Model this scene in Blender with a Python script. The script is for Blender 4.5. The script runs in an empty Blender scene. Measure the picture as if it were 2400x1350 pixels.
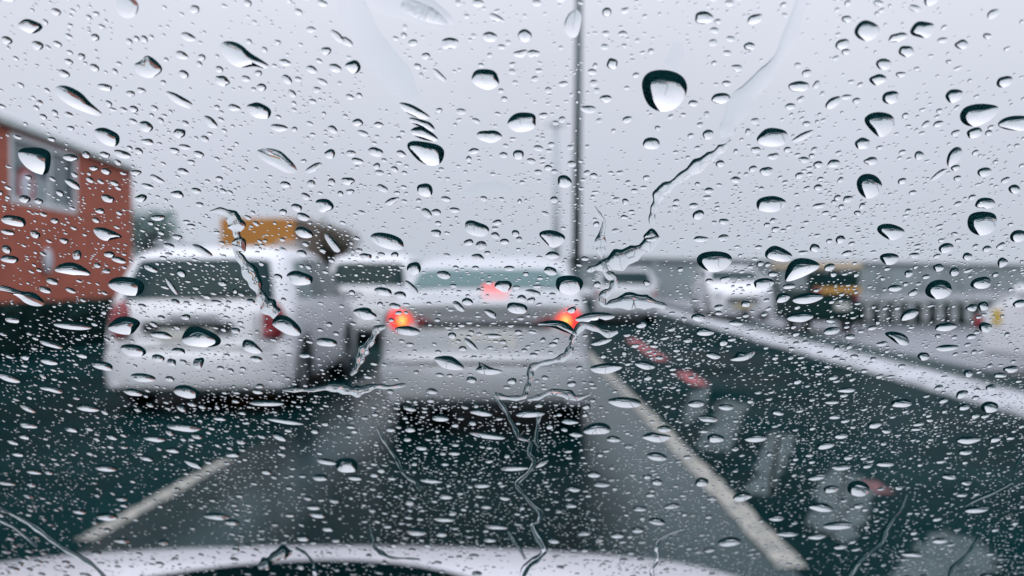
import bpy, bmesh, math, random
import numpy as np
from mathutils import Vector, Matrix

R = math.radians
rnd = random.Random(7)
S = bpy.context.scene
COL = S.collection

# ------------------------------------------------------------------ camera, world, sun, exposure
FPX, CX, CY = 2000.0, 1200.0, 675.0            # focal length and centre in photo pixels (2400 wide)
CAM = Vector((0.0, 0.0, 1.30))
cam_d = bpy.data.cameras.new("camera")
cam = bpy.data.objects.new("camera", cam_d)
COL.objects.link(cam)
cam_d.sensor_width = 36.0
cam_d.lens = 36.0 * FPX / 2400.0
cam_d.clip_start, cam_d.clip_end = 0.01, 3000.0
cam.location = CAM
cam.rotation_euler = (R(90 - 0.773), 0, R(1.432))
cam_d.dof.use_dof = True
cam_d.dof.focus_distance = 0.172
cam_d.dof.aperture_fstop = 16.5
S.camera = cam

SUN_EL, SUN_AZ = 40.0, 200.0                  # veiled sun, behind the camera
world = bpy.data.worlds.new("World")
S.world = world
world.use_nodes = True
nt = world.node_tree
nt.nodes.clear()
def WN(t, **k):
    n = nt.nodes.new(t)
    for a, v in k.items():
        setattr(n, a, v)
    return n
wout = WN("ShaderNodeOutputWorld")
bg = WN("ShaderNodeBackground")
bg.inputs["Strength"].default_value = 0.1
sky = WN("ShaderNodeTexSky", sky_type="NISHITA")
sky.sun_disc = False
sky.sun_elevation = R(SUN_EL)
sky.sun_rotation = R(SUN_AZ)
sky.dust_density = 6.0
hsv = WN("ShaderNodeHueSaturation")
hsv.inputs["Saturation"].default_value = 0.25
nt.links.new(sky.outputs[0], hsv.inputs["Color"])
tc = WN("ShaderNodeTexCoord")
sep = WN("ShaderNodeSeparateXYZ")
nt.links.new(tc.outputs["Generated"], sep.inputs[0])
# overcast luminance: brighter towards the zenith
def wm(op, a, b, c=None):
    n = WN("ShaderNodeMath", operation=op)
    for i, v in enumerate((a, b, c)):
        if v is None: continue
        if isinstance(v, (int, float)): n.inputs[i].default_value = v
        else: nt.links.new(v, n.inputs[i])
    return n.outputs[0]
zc = wm("MAXIMUM", sep.outputs["Z"], 0.0)
lum = wm("ADD", wm("MULTIPLY_ADD", zc, 0.35, 1.0), wm("MULTIPLY", wm("POWER", zc, 2.0), 1.75))
cl = WN("ShaderNodeTexNoise")
cl.inputs["Scale"].default_value = 2.2
cl.inputs["Detail"].default_value = 3.0
nt.links.new(tc.outputs["Generated"], cl.inputs["Vector"])
lum = wm("MULTIPLY", lum, wm("MULTIPLY_ADD", cl.outputs["Fac"], 0.20, 0.90))
ramp = WN("ShaderNodeValToRGB")
ramp.color_ramp.elements[0].color = (0.625, 0.657, 0.762, 1)
ramp.color_ramp.elements[1].color = (0.664, 0.652, 0.750, 1)
ramp.color_ramp.elements[1].position = 0.35
nt.links.new(zc, ramp.inputs[0])
grey = WN("ShaderNodeVectorMath", operation="SCALE")
nt.links.new(ramp.outputs[0], grey.inputs[0])
nt.links.new(wm("MULTIPLY", lum, 10.0), grey.inputs["Scale"])
mixc = WN("ShaderNodeMix", data_type="RGBA")
mixc.inputs[0].default_value = 0.93
nt.links.new(hsv.outputs[0], mixc.inputs[6])
nt.links.new(grey.outputs[0], mixc.inputs[7])
nt.links.new(mixc.outputs[2], bg.inputs["Color"])
nt.links.new(bg.outputs[0], wout.inputs["Surface"])

sun_d = bpy.data.lights.new("sun", "SUN")
sun_d.energy = 1.0
sun_d.angle = R(50)
sun_d.color = (1.0, 0.965, 0.94)
sun = bpy.data.objects.new("sun", sun_d)
COL.objects.link(sun)
az = R(SUN_AZ)
to_sun = Vector((math.sin(az) * math.cos(R(SUN_EL)), math.cos(az) * math.cos(R(SUN_EL)), math.sin(R(SUN_EL))))
sun.rotation_euler = (-to_sun).to_track_quat("-Z", "Y").to_euler()

S.view_settings.view_transform = "Standard"
S.view_settings.look = "None"
S.view_settings.exposure = 0.0
S.view_settings.gamma = 1.0
S.view_settings.use_curve_mapping = False
S.cycles.use_denoising = True
S.cycles.max_bounces = 16
S.cycles.transmission_bounces = 14
S.cycles.transparent_max_bounces = 16
S.cycles.glossy_bounces = 6
S.cycles.diffuse_bounces = 3
S.cycles.sample_clamp_indirect = 6.0

# ------------------------------------------------------------------ helpers
def tag(o, label=None, cat=None, group=None, kind=None):
    if label: o["label"] = label
    if cat: o["category"] = cat
    if group: o["group"] = group
    if kind: o["kind"] = kind
    return o

def obj(name, mesh, mat=None, parent=None):
    o = bpy.data.objects.new(name, mesh)
    COL.objects.link(o)
    if mat is not None and not mesh.materials:
        mesh.materials.append(mat)
    if parent is not None:
        o.parent = parent
    return o

def empty(name, loc=(0, 0, 0), rz=0.0):
    o = bpy.data.objects.new(name, None)
    COL.objects.link(o)
    o.location = loc
    o.rotation_euler = (0, 0, rz)
    return o

def pymesh(name, v, f, smooth=True):
    me = bpy.data.meshes.new(name)
    me.from_pydata([tuple(p) for p in v], [], [tuple(p) for p in f])
    if smooth:
        me.polygons.foreach_set("use_smooth", [True] * len(me.polygons))
    me.update()
    return me

class MB:
    """collects shapes into one mesh"""
    def __init__(s):
        s.v, s.f = [], []
    def add(s, v, f):
        n = len(s.v)
        s.v += [tuple(p) for p in v]
        s.f += [tuple(i + n for i in q) for q in f]
        return s
    def box(s, c, d, rz=0.0, bev=0.0):
        x, y, z = d[0] / 2, d[1] / 2, d[2] / 2
        b = min(bev, x * .9, y * .9, z * .9)
        cs, sn = math.cos(rz), math.sin(rz)
        def P(p): return (c[0] + p[0] * cs - p[1] * sn, c[1] + p[0] * sn + p[1] * cs, c[2] + p[2])
        if b <= 0:
            v = [P((i * x, j * y, k * z)) for k in (-1, 1) for j in (-1, 1) for i in (-1, 1)]
            return s.add(v, [(0, 2, 3, 1), (4, 5, 7, 6), (0, 1, 5, 4), (2, 6, 7, 3), (0, 4, 6, 2), (1, 3, 7, 5)])
        bm = bmesh.new()
        bmesh.ops.create_cube(bm, size=1.0)
        for q in bm.verts: q.co = Vector((q.co.x * 2 * x, q.co.y * 2 * y, q.co.z * 2 * z))
        bmesh.ops.bevel(bm, geom=bm.edges[:] , offset=b, segments=2, affect="EDGES", profile=0.6)
        bm.verts.index_update()
        s.add([P(q.co) for q in bm.verts], [[q.index for q in fc.verts] for fc in bm.faces])
        bm.free()
        return s
    def tube(s, p0, p1, r0, r1=None, n=16, cap=True):
        r1 = r0 if r1 is None else r1
        p0, p1 = Vector(p0), Vector(p1)
        q = (p1 - p0).normalized().to_track_quat("Z", "Y").to_matrix()
        v = []
        for p, r in ((p0, r0), (p1, r1)):
            for k in range(n):
                a = 2 * math.pi * k / n
                v.append(p + q @ Vector((r * math.cos(a), r * math.sin(a), 0)))
        f = [(k, (k + 1) % n, n + (k + 1) % n, n + k) for k in range(n)]
        if cap: f += [tuple(range(n - 1, -1, -1)), tuple(range(n, 2 * n))]
        return s.add(v, f)
    def ellipsoid(s, c, r, n=16, m=10):
        v, f = [], []
        for i in range(m + 1):
            t = math.pi * i / m
            for k in range(n):
                a = 2 * math.pi * k / n
                v.append((c[0] + r[0] * math.sin(t) * math.cos(a), c[1] + r[1] * math.sin(t) * math.sin(a), c[2] + r[2] * math.cos(t)))
        for i in range(m):
            for k in range(n):
                f.append((i * n + k, (i + 1) * n + k, (i + 1) * n + (k + 1) % n, i * n + (k + 1) % n))
        return s.add(v, f)
    def mesh(s, name, smooth=False): return pymesh(name, s.v, s.f, smooth)
    def build(s, name, mat, parent=None, smooth=False): return obj(name, s.mesh(name, smooth), mat, parent)

def mat(name, col, rough=0.6, metal=0.0, spec=0.5, var=0.0, scale=4.0, bump=0.0, bscale=40.0, coat=0.0, col2=None, emit=None, estr=0.0):
    m = bpy.data.materials.new(name)
    m.use_nodes = True
    t = m.node_tree
    b = t.nodes["Principled BSDF"]
    b.inputs["Base Color"].default_value = (*col, 1)
    b.inputs["Roughness"].default_value = rough
    b.inputs["Metallic"].default_value = metal
    b.inputs["Specular IOR Level"].default_value = spec
    b.inputs["Coat Weight"].default_value = coat
    if emit:
        b.inputs["Emission Color"].default_value = (*emit, 1)
        b.inputs["Emission Strength"].default_value = estr
    co = t.nodes.new("ShaderNodeTexCoord")
    if var > 0 or col2:
        n = t.nodes.new("ShaderNodeTexNoise")
        n.inputs["Scale"].default_value = scale
        n.inputs["Detail"].default_value = 6
        n.inputs["Roughness"].default_value = 0.65
        t.links.new(co.outputs["Object"], n.inputs["Vector"])
        r = t.nodes.new("ShaderNodeValToRGB")
        c2 = col2 or tuple(min(1, c * (1 + var)) for c in col)
        c1 = col if col2 else tuple(c * (1 - var) for c in col)
        r.color_ramp.elements[0].color = (*c1, 1); r.color_ramp.elements[0].position = 0.35
        r.color_ramp.elements[1].color = (*c2, 1); r.color_ramp.elements[1].position = 0.65
        t.links.new(n.outputs["Fac"], r.inputs[0])
        t.links.new(r.outputs[0], b.inputs["Base Color"])
    if bump > 0:
        n2 = t.nodes.new("ShaderNodeTexNoise")
        n2.inputs["Scale"].default_value = bscale
        n2.inputs["Detail"].default_value = 4
        t.links.new(co.outputs["Object"], n2.inputs["Vector"])
        bp = t.nodes.new("ShaderNodeBump")
        bp.inputs["Strength"].default_value = bump
        bp.inputs["Distance"].default_value = 0.02
        t.links.new(n2.outputs["Fac"], bp.inputs["Height"])
        t.links.new(bp.outputs[0], b.inputs["Normal"])
    return m

def blotchy(m, lo, hi, scale):
    """specular that comes and goes in patches, as on drying wet asphalt"""
    t = m.node_tree
    co = t.nodes.new("ShaderNodeTexCoord")
    n = t.nodes.new("ShaderNodeTexNoise"); n.inputs["Scale"].default_value = scale; n.inputs["Detail"].default_value = 5; n.inputs["Roughness"].default_value = .6
    t.links.new(co.outputs["Object"], n.inputs["Vector"])
    r = t.nodes.new("ShaderNodeMapRange"); r.inputs["From Min"].default_value = .38; r.inputs["From Max"].default_value = .62
    r.inputs["To Min"].default_value = lo; r.inputs["To Max"].default_value = hi
    t.links.new(n.outputs["Fac"], r.inputs["Value"])
    t.links.new(r.outputs["Result"], t.nodes["Principled BSDF"].inputs["Specular IOR Level"])
    t.nodes["Principled BSDF"].inputs["Specular Tint"].default_value = (.70, 1, 1, 1)
    return m

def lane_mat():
    """wet lane: shade of the saloon painted dark along its middle, sky reflection painted pale beside it"""
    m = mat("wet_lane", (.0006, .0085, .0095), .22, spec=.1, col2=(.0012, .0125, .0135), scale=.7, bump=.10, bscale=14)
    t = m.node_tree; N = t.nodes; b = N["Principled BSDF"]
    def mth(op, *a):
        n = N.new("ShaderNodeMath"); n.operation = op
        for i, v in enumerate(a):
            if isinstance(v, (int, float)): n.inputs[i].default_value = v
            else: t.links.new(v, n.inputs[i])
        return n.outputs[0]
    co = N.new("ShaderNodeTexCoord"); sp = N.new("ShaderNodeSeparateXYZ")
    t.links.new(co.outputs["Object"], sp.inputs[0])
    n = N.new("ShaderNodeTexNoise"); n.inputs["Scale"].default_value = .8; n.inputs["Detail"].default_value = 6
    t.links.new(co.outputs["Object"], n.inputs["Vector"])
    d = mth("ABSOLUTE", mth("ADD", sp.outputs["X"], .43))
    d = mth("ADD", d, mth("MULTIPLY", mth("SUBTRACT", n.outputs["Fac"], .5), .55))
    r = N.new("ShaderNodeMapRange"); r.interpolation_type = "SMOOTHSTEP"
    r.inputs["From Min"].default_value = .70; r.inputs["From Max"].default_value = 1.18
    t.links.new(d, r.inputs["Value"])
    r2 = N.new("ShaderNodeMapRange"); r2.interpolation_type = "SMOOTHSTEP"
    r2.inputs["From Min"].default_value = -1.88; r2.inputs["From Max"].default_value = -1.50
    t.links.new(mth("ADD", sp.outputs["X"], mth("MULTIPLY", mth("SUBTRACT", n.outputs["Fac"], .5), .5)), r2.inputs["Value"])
    sheen = mth("MULTIPLY", r.outputs["Result"], mth("MULTIPLY_ADD", r2.outputs["Result"], .82, .18))  # pale sky reflection, left out of the painted shade behind the saloon
    t.links.new(mth("MULTIPLY_ADD", sheen, .088, .006), b.inputs["Specular IOR Level"])
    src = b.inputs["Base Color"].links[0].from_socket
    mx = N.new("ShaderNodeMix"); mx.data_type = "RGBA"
    t.links.new(sheen, mx.inputs[0]); t.links.new(src, mx.inputs[6]); mx.inputs[7].default_value = (.004, .025, .027, 1)
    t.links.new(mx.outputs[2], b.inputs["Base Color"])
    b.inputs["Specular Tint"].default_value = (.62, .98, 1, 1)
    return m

def worn(name, c1, c2, road, scale, lo, hi):
    m = mat(name, c1, .65, spec=.15, col2=c2, scale=scale)
    t = m.node_tree
    b = t.nodes["Principled BSDF"]
    src = b.inputs["Base Color"].links[0].from_socket
    co = t.nodes.new("ShaderNodeTexCoord")
    n = t.nodes.new("ShaderNodeTexNoise"); n.inputs["Scale"].default_value = scale * 1.7; n.inputs["Detail"].default_value = 8; n.inputs["Roughness"].default_value = .75
    t.links.new(co.outputs["Object"], n.inputs["Vector"])
    r = t.nodes.new("ShaderNodeMapRange"); r.inputs["From Min"].default_value = lo; r.inputs["From Max"].default_value = hi
    t.links.new(n.outputs["Fac"], r.inputs["Value"])
    mx = t.nodes.new("ShaderNodeMix"); mx.data_type = "RGBA"
    t.links.new(r.outputs["Result"], mx.inputs[0]); mx.inputs[6].default_value = (*road, 1)
    t.links.new(src, mx.inputs[7]); t.links.new(mx.outputs[2], b.inputs["Base Color"])
    return m

def set_ior(m, v):
    m.node_tree.nodes["Principled BSDF"].inputs["IOR"].default_value = v

def brick_mat(name, c1, c2, mortar, scale):
    m = bpy.data.materials.new(name)
    m.use_nodes = True
    t = m.node_tree
    b = t.nodes["Principled BSDF"]
    co = t.nodes.new("ShaderNodeTexCoord")
    mp = t.nodes.new("ShaderNodeMapping")
    mp.inputs["Rotation"].default_value = (R(90), 0, 0)
    br = t.nodes.new("ShaderNodeTexBrick")
    br.inputs["Color1"].default_value = (*c1, 1)
    br.inputs["Color2"].default_value = (*c2, 1)
    br.inputs["Mortar"].default_value = (*mortar, 1)
    br.inputs["Scale"].default_value = scale
    br.inputs["Mortar Size"].default_value = 0.012
    t.links.new(co.outputs["Object"], mp.inputs["Vector"])
    t.links.new(mp.outputs[0], br.inputs["Vector"])
    n = t.nodes.new("ShaderNodeTexNoise"); n.inputs["Scale"].default_value = 0.9; n.inputs["Detail"].default_value = 5
    t.links.new(co.outputs["Object"], n.inputs["Vector"])
    mx = t.nodes.new("ShaderNodeMix"); mx.data_type = "RGBA"; mx.blend_type = "MULTIPLY"; mx.inputs[0].default_value = 0.35
    t.links.new(br.outputs["Color"], mx.inputs[6]); t.links.new(n.outputs["Fac"], mx.inputs[7])
    t.links.new(mx.outputs[2], b.inputs["Base Color"])
    b.inputs["Roughness"].default_value = 0.8
    return m

CR = cam.rotation_euler.to_matrix()
def ray(px, py):
    return (CR @ Vector(((px - CX) / FPX, -(py - CY) / FPX, -1.0))).normalized()
def gnd(px, py, z=0.0):
    d = ray(px, py)
    return CAM + d * ((z - CAM.z) / d.z)
HX, HY = 1250.0, 648.0
def at(px, py, D):
    """point at distance D ahead (along +Y) that shows at px, py"""
    d = ray(px, py)
    return CAM + d * (D / d.y)
def hit(px, py, p, n):
    d = ray(px, py)
    return CAM + d * ((p - CAM).dot(n) / d.dot(n))

M = {
    "asphalt": blotchy(mat("asphalt", (.0006, .0088, .0098), .35, spec=.0, col2=(.0040, .0240, .0260), scale=.55, bump=.3, bscale=60), .0, .004, .4),
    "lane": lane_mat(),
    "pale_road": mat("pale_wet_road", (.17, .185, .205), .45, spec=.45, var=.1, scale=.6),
    "kerb": mat("pale_concrete", (.40, .42, .445), .6, var=.34, scale=1.9),
    "channel": mat("dark_channel", (.012, .035, .036), .7, spec=.2, var=.25, scale=4),
    "line": worn("worn_line_paint", (.27, .265, .235), (.38, .37, .33), (.04, .060, .060), 6.0, .32, .54),
    "faded": worn("faded_grey_paint", (.070, .096, .099), (.045, .070, .073), (.004, .022, .024), 2.6, .30, .52),
    "redpaint": worn("faded_red_paint", (.42, .115, .125), (.30, .09, .10), (.03, .03, .032), 5.0, .30, .52),
    "pinkpaint": worn("worn_pink_paint", (.26, .105, .11), (.18, .08, .085), (.02, .03, .032), 6.0, .34, .6),
    "litwhite": mat("lit_white_car_paint", (.84, .85, .88), .28, spec=.4, coat=.3),  # car white brightened in its colour, for the weak light on its flank
    "white": mat("white_car_paint", (.67, .69, .72), .28, spec=.4, coat=.3),
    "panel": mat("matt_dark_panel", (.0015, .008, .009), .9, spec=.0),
    "bonnet": mat("white_bonnet_paint", (.70, .70, .74), .25, spec=.4, coat=.3),
    "silver": mat("silver_car_paint", (.45, .475, .50), .28, metal=.10, spec=.45, coat=.6),
    "glass": mat("dark_car_glass", (.004, .026, .029), .12, spec=.16),
    "glass2": mat("pale_car_glass", (.085, .155, .158), .15, spec=.15),
    "rubber": mat("black_rubber", (.006, .012, .013), .75, spec=.2, var=.2, scale=20),
    "rim": mat("alloy_rim", (.35, .37, .39), .35, metal=.7),
    "trim": mat("dark_plastic_trim", (.010, .020, .022), .55, spec=.3),
    "plate": mat("number_plate", (.55, .55, .52), .5, var=.06, scale=12),
    "redlens": mat("red_lamp_lens", (.22, .030, .038), .25, spec=.4),
    "brake": mat("lit_brake_lens", (.5, .03, .02), .3, emit=(1.0, .050, .052), estr=.95),
    "core": mat("lit_bulb", (.9, .5, .1), .4, emit=(1.0, .42, .10), estr=.98),
    "hibrake": mat("lit_high_brake_strip", (.5, .1, .1), .3, emit=(1.0, .17, .175), estr=.95),
    "clearlens": mat("clear_lamp_lens", (.6, .63, .66), .15),
    "chrome": mat("chrome", (.6, .62, .64), .15, metal=1.0),
    "brick": brick_mat("red_brick", (.60, .152, .088), (.49, .122, .072), (.40, .19, .14), 1.6),
    "coping": mat("pale_green_coping", (.58, .66, .64), .6, var=.1),
    "winframe": mat("white_window_frame", (.72, .75, .77), .5),
    "winglass": mat("grey_window_pane", (.16, .21, .22), .12, col2=(.05, .09, .10), scale=.9),
    "curtain": mat("grey_curtain", (.34, .40, .42), .8, var=.15, scale=2),
    "signwhite": mat("white_enamel", (.62, .66, .72), .45),
    "signred": mat("red_enamel", (.42, .07, .07), .5),
    "ochre": mat("ochre_render", (.45, .195, .040), .8, var=.12, scale=.8),
    "brown": mat("brown_wall", (.16, .125, .095), .75, var=.2, scale=1.5),  # side and rear walls, darker and browner than the ochre front
    "roofgrey": mat("grey_roofing", (.22, .23, .22), .7),
    "steel": mat("galvanised_steel", (.050, .078, .084), .5, metal=.1, spec=.3, var=.2, scale=6),
    "hazesteel": mat("hazed_steel", (.42, .46, .50), .55, var=.05),  # steel paled to carry the haze over far things in its colour
    "concrete": mat("grey_concrete", (.24, .285, .295), .75, var=.14, scale=.35),
    "copedark": mat("dark_wet_coping", (.135, .16, .17), .6, var=.1),
    "post": mat("concrete_post", (.30, .33, .34), .7, var=.12, scale=5),
    "tkgreen": mat("dark_green_paint", (.003, .024, .022), .45, spec=.15),
    "tkyellow": mat("amber_band_paint", (.55, .30, .075), .5),
    "tkroof": mat("tan_canvas", (.46, .38, .27), .8),
    "leaf": mat("wet_dark_leaves", (.003, .022, .020), .7, spec=.08, col2=(.010, .036, .032), scale=3),
    "leaf2": mat("hazed_green_leaves", (.20, .29, .28), .7, col2=(.11, .19, .18), scale=2),  # leaves paled in colour, in place of haze before the small tree
    "bark": mat("wet_bark", (.05, .055, .045), .8),
    "yellow": mat("yellow_sticker", (.62, .43, .05), .5),
    "dash": mat("dark_dashboard", (.006, .011, .012), .85, spec=.08, var=.15, scale=30),
    "liner": mat("grey_headliner", (.012, .016, .017), .9, spec=.1),
}


# ------------------------------------------------------------------ ground, roads, markings
def sheet(name, pts, z, m, kind="structure", label=None, cat=None, group=None):
    me = pymesh(name, [(p[0], p[1], z) for p in pts], [tuple(range(len(pts)))], False)
    o = obj(name, me, m)
    return tag(o, label, cat, group, kind)

sheet("ground", [(-900, -300), (900, -300), (900, 1500), (-900, 1500)], 0.0, M["asphalt"])
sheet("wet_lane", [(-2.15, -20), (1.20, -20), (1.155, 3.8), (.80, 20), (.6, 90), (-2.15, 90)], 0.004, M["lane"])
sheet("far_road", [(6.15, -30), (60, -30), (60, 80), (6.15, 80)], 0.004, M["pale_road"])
def strip(p0, p1, w0, w1=None):
    w1 = w0 if w1 is None else w1
    p0, p1 = Vector((p0[0], p0[1])), Vector((p1[0], p1[1]))
    d = (p1 - p0).normalized(); n = Vector((-d.y, d.x))
    return [p0 - n * w0 / 2, p1 - n * w1 / 2, p1 + n * w1 / 2, p0 + n * w0 / 2]
def ragged(name, p0, p1, w, z, m, seed=1, nseg=40):
    """a painted line with worn, wavering edges"""
    q = random.Random(seed)
    p0, p1 = Vector((p0[0], p0[1])), Vector((p1[0], p1[1]))
    d = (p1 - p0).normalized(); n = Vector((-d.y, d.x))
    v, f = [], []
    for i in range(nseg + 1):
        c = p0.lerp(p1, i / nseg)
        for s in (-1, 1):
            e = c + n * s * (w / 2 + q.uniform(-.012, .012))
            v.append((e.x, e.y, z))
    for i in range(nseg):
        f.append((2 * i, 2 * i + 2, 2 * i + 3, 2 * i + 1))
    return pymesh(name, v, f, False)
a, b = gnd(1830, 1322), gnd(1408, 872)
o = obj("road_line", ragged("road_line", (1.155, 3.8), (.80, 20), .135, .009, M["line"], 1, 90), M["line"]); tag(o, kind="structure")
o = obj("road_line", ragged("road_line", (.80, 20.2), (.66, 70), .135, .009, M["line"], 31, 120), M["line"]); tag(o, kind="structure")
o = obj("road_line", ragged("road_line", (-2.20, 4.12), (-2.155, 5.95), .10, .009, M["line"], 2), M["line"]); tag(o, kind="structure")
for k in range(5):
    o = obj("road_line", ragged("road_line", (-2.15, 11.9 + 7.5 * k), (-2.15, 13.8 + 7.5 * k), .10, .009, M["line"], 5 + k), M["line"]); tag(o, kind="structure")
# faded hatch stripes between the line and the red dashes
def plan(pts): return [(gnd(x, y).x, gnd(x, y).y) for x, y in pts]
hatches = [
    [(1640, 1055), (1688, 935), (1748, 948), (1708, 1060)],
    [(1745, 1160), (1800, 1010), (1868, 1030), (1808, 1165)],
    [(1880, 1232), (1952, 1088), (2062, 1138), (1985, 1276)],
    [(2070, 1370), (2195, 1238), (2345, 1290), (2280, 1420)],
    [(1605, 1000), (1612, 925), (1662, 905), (1650, 975)],
]
for h in hatches:
    pl = [Vector(p_) for p_ in plan(h)]
    rl, qh = [], random.Random(round(h[0][0]))
    for i in range(4):
        for k in range(14):
            e = pl[i].lerp(pl[(i + 1) % 4], k / 14)
            rl.append((e.x + qh.gauss(0, .022), e.y + qh.gauss(0, .03)))
    sheet("hatch_marking", rl, .006, M["faded"])
for (x0, y0, y1, w_) in ((2.0, 13.2, 17.6, .2), (2.0, 10.2, 11.5, .2), (2.10, 5.12, 5.42, .11)):
    sheet("red_road_marking", strip((x0, y0), (x0, y1), w_), .010, M["redpaint"] if w_ > .15 else M["pinkpaint"])
# pale kerb, dark channel beyond it
kb = MB()
prof = [(4.54, 0), (4.56, .035), (4.60, .05), (5.28, .05), (5.33, .035), (5.36, 0)]
ys = [-20 + i * 1.5 for i in range(64)]
v, f = [], []
for yv in ys:
    for (x, z) in prof: v.append((x + .01 * math.sin(yv * .7), yv, z))
n = len(prof)
for i in range(len(ys) - 1):
    for k in range(n - 1):
        f.append((i * n + k, i * n + k + 1, (i + 1) * n + k + 1, (i + 1) * n + k))
kb.add(v, f)
tag(kb.build("kerb", M["kerb"]), kind="structure")
sheet("channel", [(5.38, -20), (6.25, -20), (6.25, 75), (5.38, 75)], .009, M["channel"])

# ------------------------------------------------------------------ brick building at the roadside
A0, A1 = Vector((-12.55, 17.5)), Vector((-14.25, 30.0))
d2 = (A1 - A0).normalized()
ang = math.atan2(d2.y, d2.x)
L = (A1 - A0).length
TOP = 5.05
bb = empty("brick_building", (A0.x, A0.y, 0), ang)
tag(bb, "red brick building with a pale roof edge and one white framed window", "building")
# local frame: x runs along the facade away from the viewer, -y faces the road
fn = Vector((math.sin(ang), -math.cos(ang), 0))
def fac(px, py):
    p = hit(px, py, Vector((A0.x, A0.y, 0)), fn) - Vector((A0.x, A0.y, 0))
    return (p.x * math.cos(ang) + p.y * math.sin(ang), p.z)
wx0, _ = fac(22, 400); wx1, _ = fac(180, 400)
_, wz1 = fac(100, 335); _, wz0 = fac(100, 488)
wall = MB()
T = TOP
for (x0, x1, z0, z1) in ((0, wx0, 0, T), (wx1, L, 0, T), (wx0, wx1, 0, wz0), (wx0, wx1, wz1, T)):
    wall.box(((x0 + x1) / 2, .15, (z0 + z1) / 2), (x1 - x0, .30, z1 - z0))
wall.box((.15, 4.3, T / 2), (.30, 8.0, T)).box((L - .15, 4.3, T / 2), (.30, 8.0, T)).box((L / 2, 8.15, T / 2), (L - .62, .3, T))
wall.build("wall", M["brick"], bb)
MB().box((L / 2, 4.05, T + .06), (L - .06, 8.4, .12)).build("roof", M["roofgrey"], bb)
MB().box((L / 2, -.10, T + .02), (L, .16, .13), bev=.03).build("gutter", M["coping"], bb)
wf = MB()
wxm, wzm, ww, wh = (wx0 + wx1) / 2, (wz0 + wz1) / 2, wx1 - wx0, wz1 - wz0
for (cx, cz, sx, sz) in ((wx0 + .09, wzm, .18, wh), (wx1 - .09, wzm, .18, wh), (wxm, wz1 - .08, ww - .37, .16), (wxm, wz0 + .08, ww - .37, .16), (wx0 + ww * .56, wzm, .13, wh - .33)):
    wf.box((cx, .04, cz), (sx, .10, sz), bev=.02)
wfo = wf.build("window", M["winframe"], bb)
MB().box((wxm, .12, wzm), (ww - .1, .02, wh - .1)).build("pane", M["winglass"], wfo)
MB().box((wx0 + ww * .36, .085, wzm - .25 * wh), (ww * .56, .03, wh * .42)).build("curtain", M["curtain"], wfo)
# round red ring sign in the window
rs = MB()
rx, rz = fac(65, 437)
rr = .62
v, f = [], []
for k in range(32):
    t = 2 * math.pi * k / 32
    for r_, y_ in ((rr, .055), (rr * .70, .055), (rr * .70, .03), (rr, .03)):
        v.append((rx + r_ * .80 * math.cos(t), y_, rz + r_ * .82 * math.sin(t)))
for k in range(32):
    q = (k + 1) % 32
    for j in range(4):
        f.append((k * 4 + j, k * 4 + (j + 1) % 4, q * 4 + (j + 1) % 4, q * 4 + j))
rs.add(v, f)
sg = empty("round_sign", (A0.x, A0.y, 0), ang)
tag(sg, "round pale sign with a red ring in the brick building's window", "sign")
rs.build("ring", M["signred"], sg)
MB().ellipsoid((rx, .045, rz), (rr * .56, .02, rr * .57)).build("disc", M["signwhite"], sg, True)
lx, lz = fac(105, 612)
lampo = empty("wall_lamp", (A0.x, A0.y, 0), ang)
tag(lampo, "white oval lamp mounted low on the red brick wall", "lamp")
MB().ellipsoid((lx, -.07, lz), (.24, .10, .36)).build("cover", M["signwhite"], lampo, True)
MB().box((lx, -.02, lz), (.3, .04, .5), bev=.015).build("back_plate", M["trim"], lampo)

# ------------------------------------------------------------------ foliage helpers
def leaf_cloud(cs, rs, n, size, seed, flat=1.0):
    q = random.Random(seed)
    v, f = [], []
    while len(f) < n:
        c = q.choice(cs)
        p = Vector((q.gauss(0, .45), q.gauss(0, .45), q.gauss(0, .45)))
        if p.length > 1.1: continue
        p = Vector((c[0] + p.x * c[3], c[1] + p.y * c[3], c[2] + p.z * c[3] * flat))
        u = Vector((q.gauss(0, 1), q.gauss(0, 1), q.gauss(0, 1))).normalized()
        w = u.orthogonal().normalized()
        s = size * q.uniform(.6, 1.4)
        k = len(v)
        v += [p - u * s, p + w * s * .5, p + u * s, p - w * s * .5]
        f.append((k, k + 1, k + 2, k + 3))
    return v, f

# clipped dark hedge before the brick wall
q = random.Random(3)
v, f = [], []
def hedge_pts(n):
    for _ in range(n):
        y = q.uniform(5.0, 23.5)
        x = -9.0 + q.uniform(-.45, .45)
        z = abs(q.gauss(.60, .3)) if q.random() < .5 else q.uniform(.03, .80)
        if z > .80: z = .80 - q.uniform(0, .06)
        yield Vector((x, y, z))
for p in hedge_pts(16000):
    u = Vector((q.gauss(0, 1), q.gauss(0, 1), q.gauss(0, 1))).normalized(); w = u.orthogonal().normalized()
    s = q.uniform(.04, .09); k = len(v)
    v += [p - u * s, p + w * s * .55, p + u * s, p - w * s * .55]; f.append((k, k + 1, k + 2, k + 3))
hd = empty("hedge", (-9, 14, 0))
tag(hd, "low dark clipped hedge before the red brick wall", "hedge")
h1 = obj("foliage", pymesh("foliage", [(p[0] + 9, p[1] - 14, p[2]) for p in v], f, False), M["leaf"], hd)
MB().box((0, .2, .33), (.66, 18.2, .66), bev=.08).build("inner_growth", M["leaf"], hd)

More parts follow.
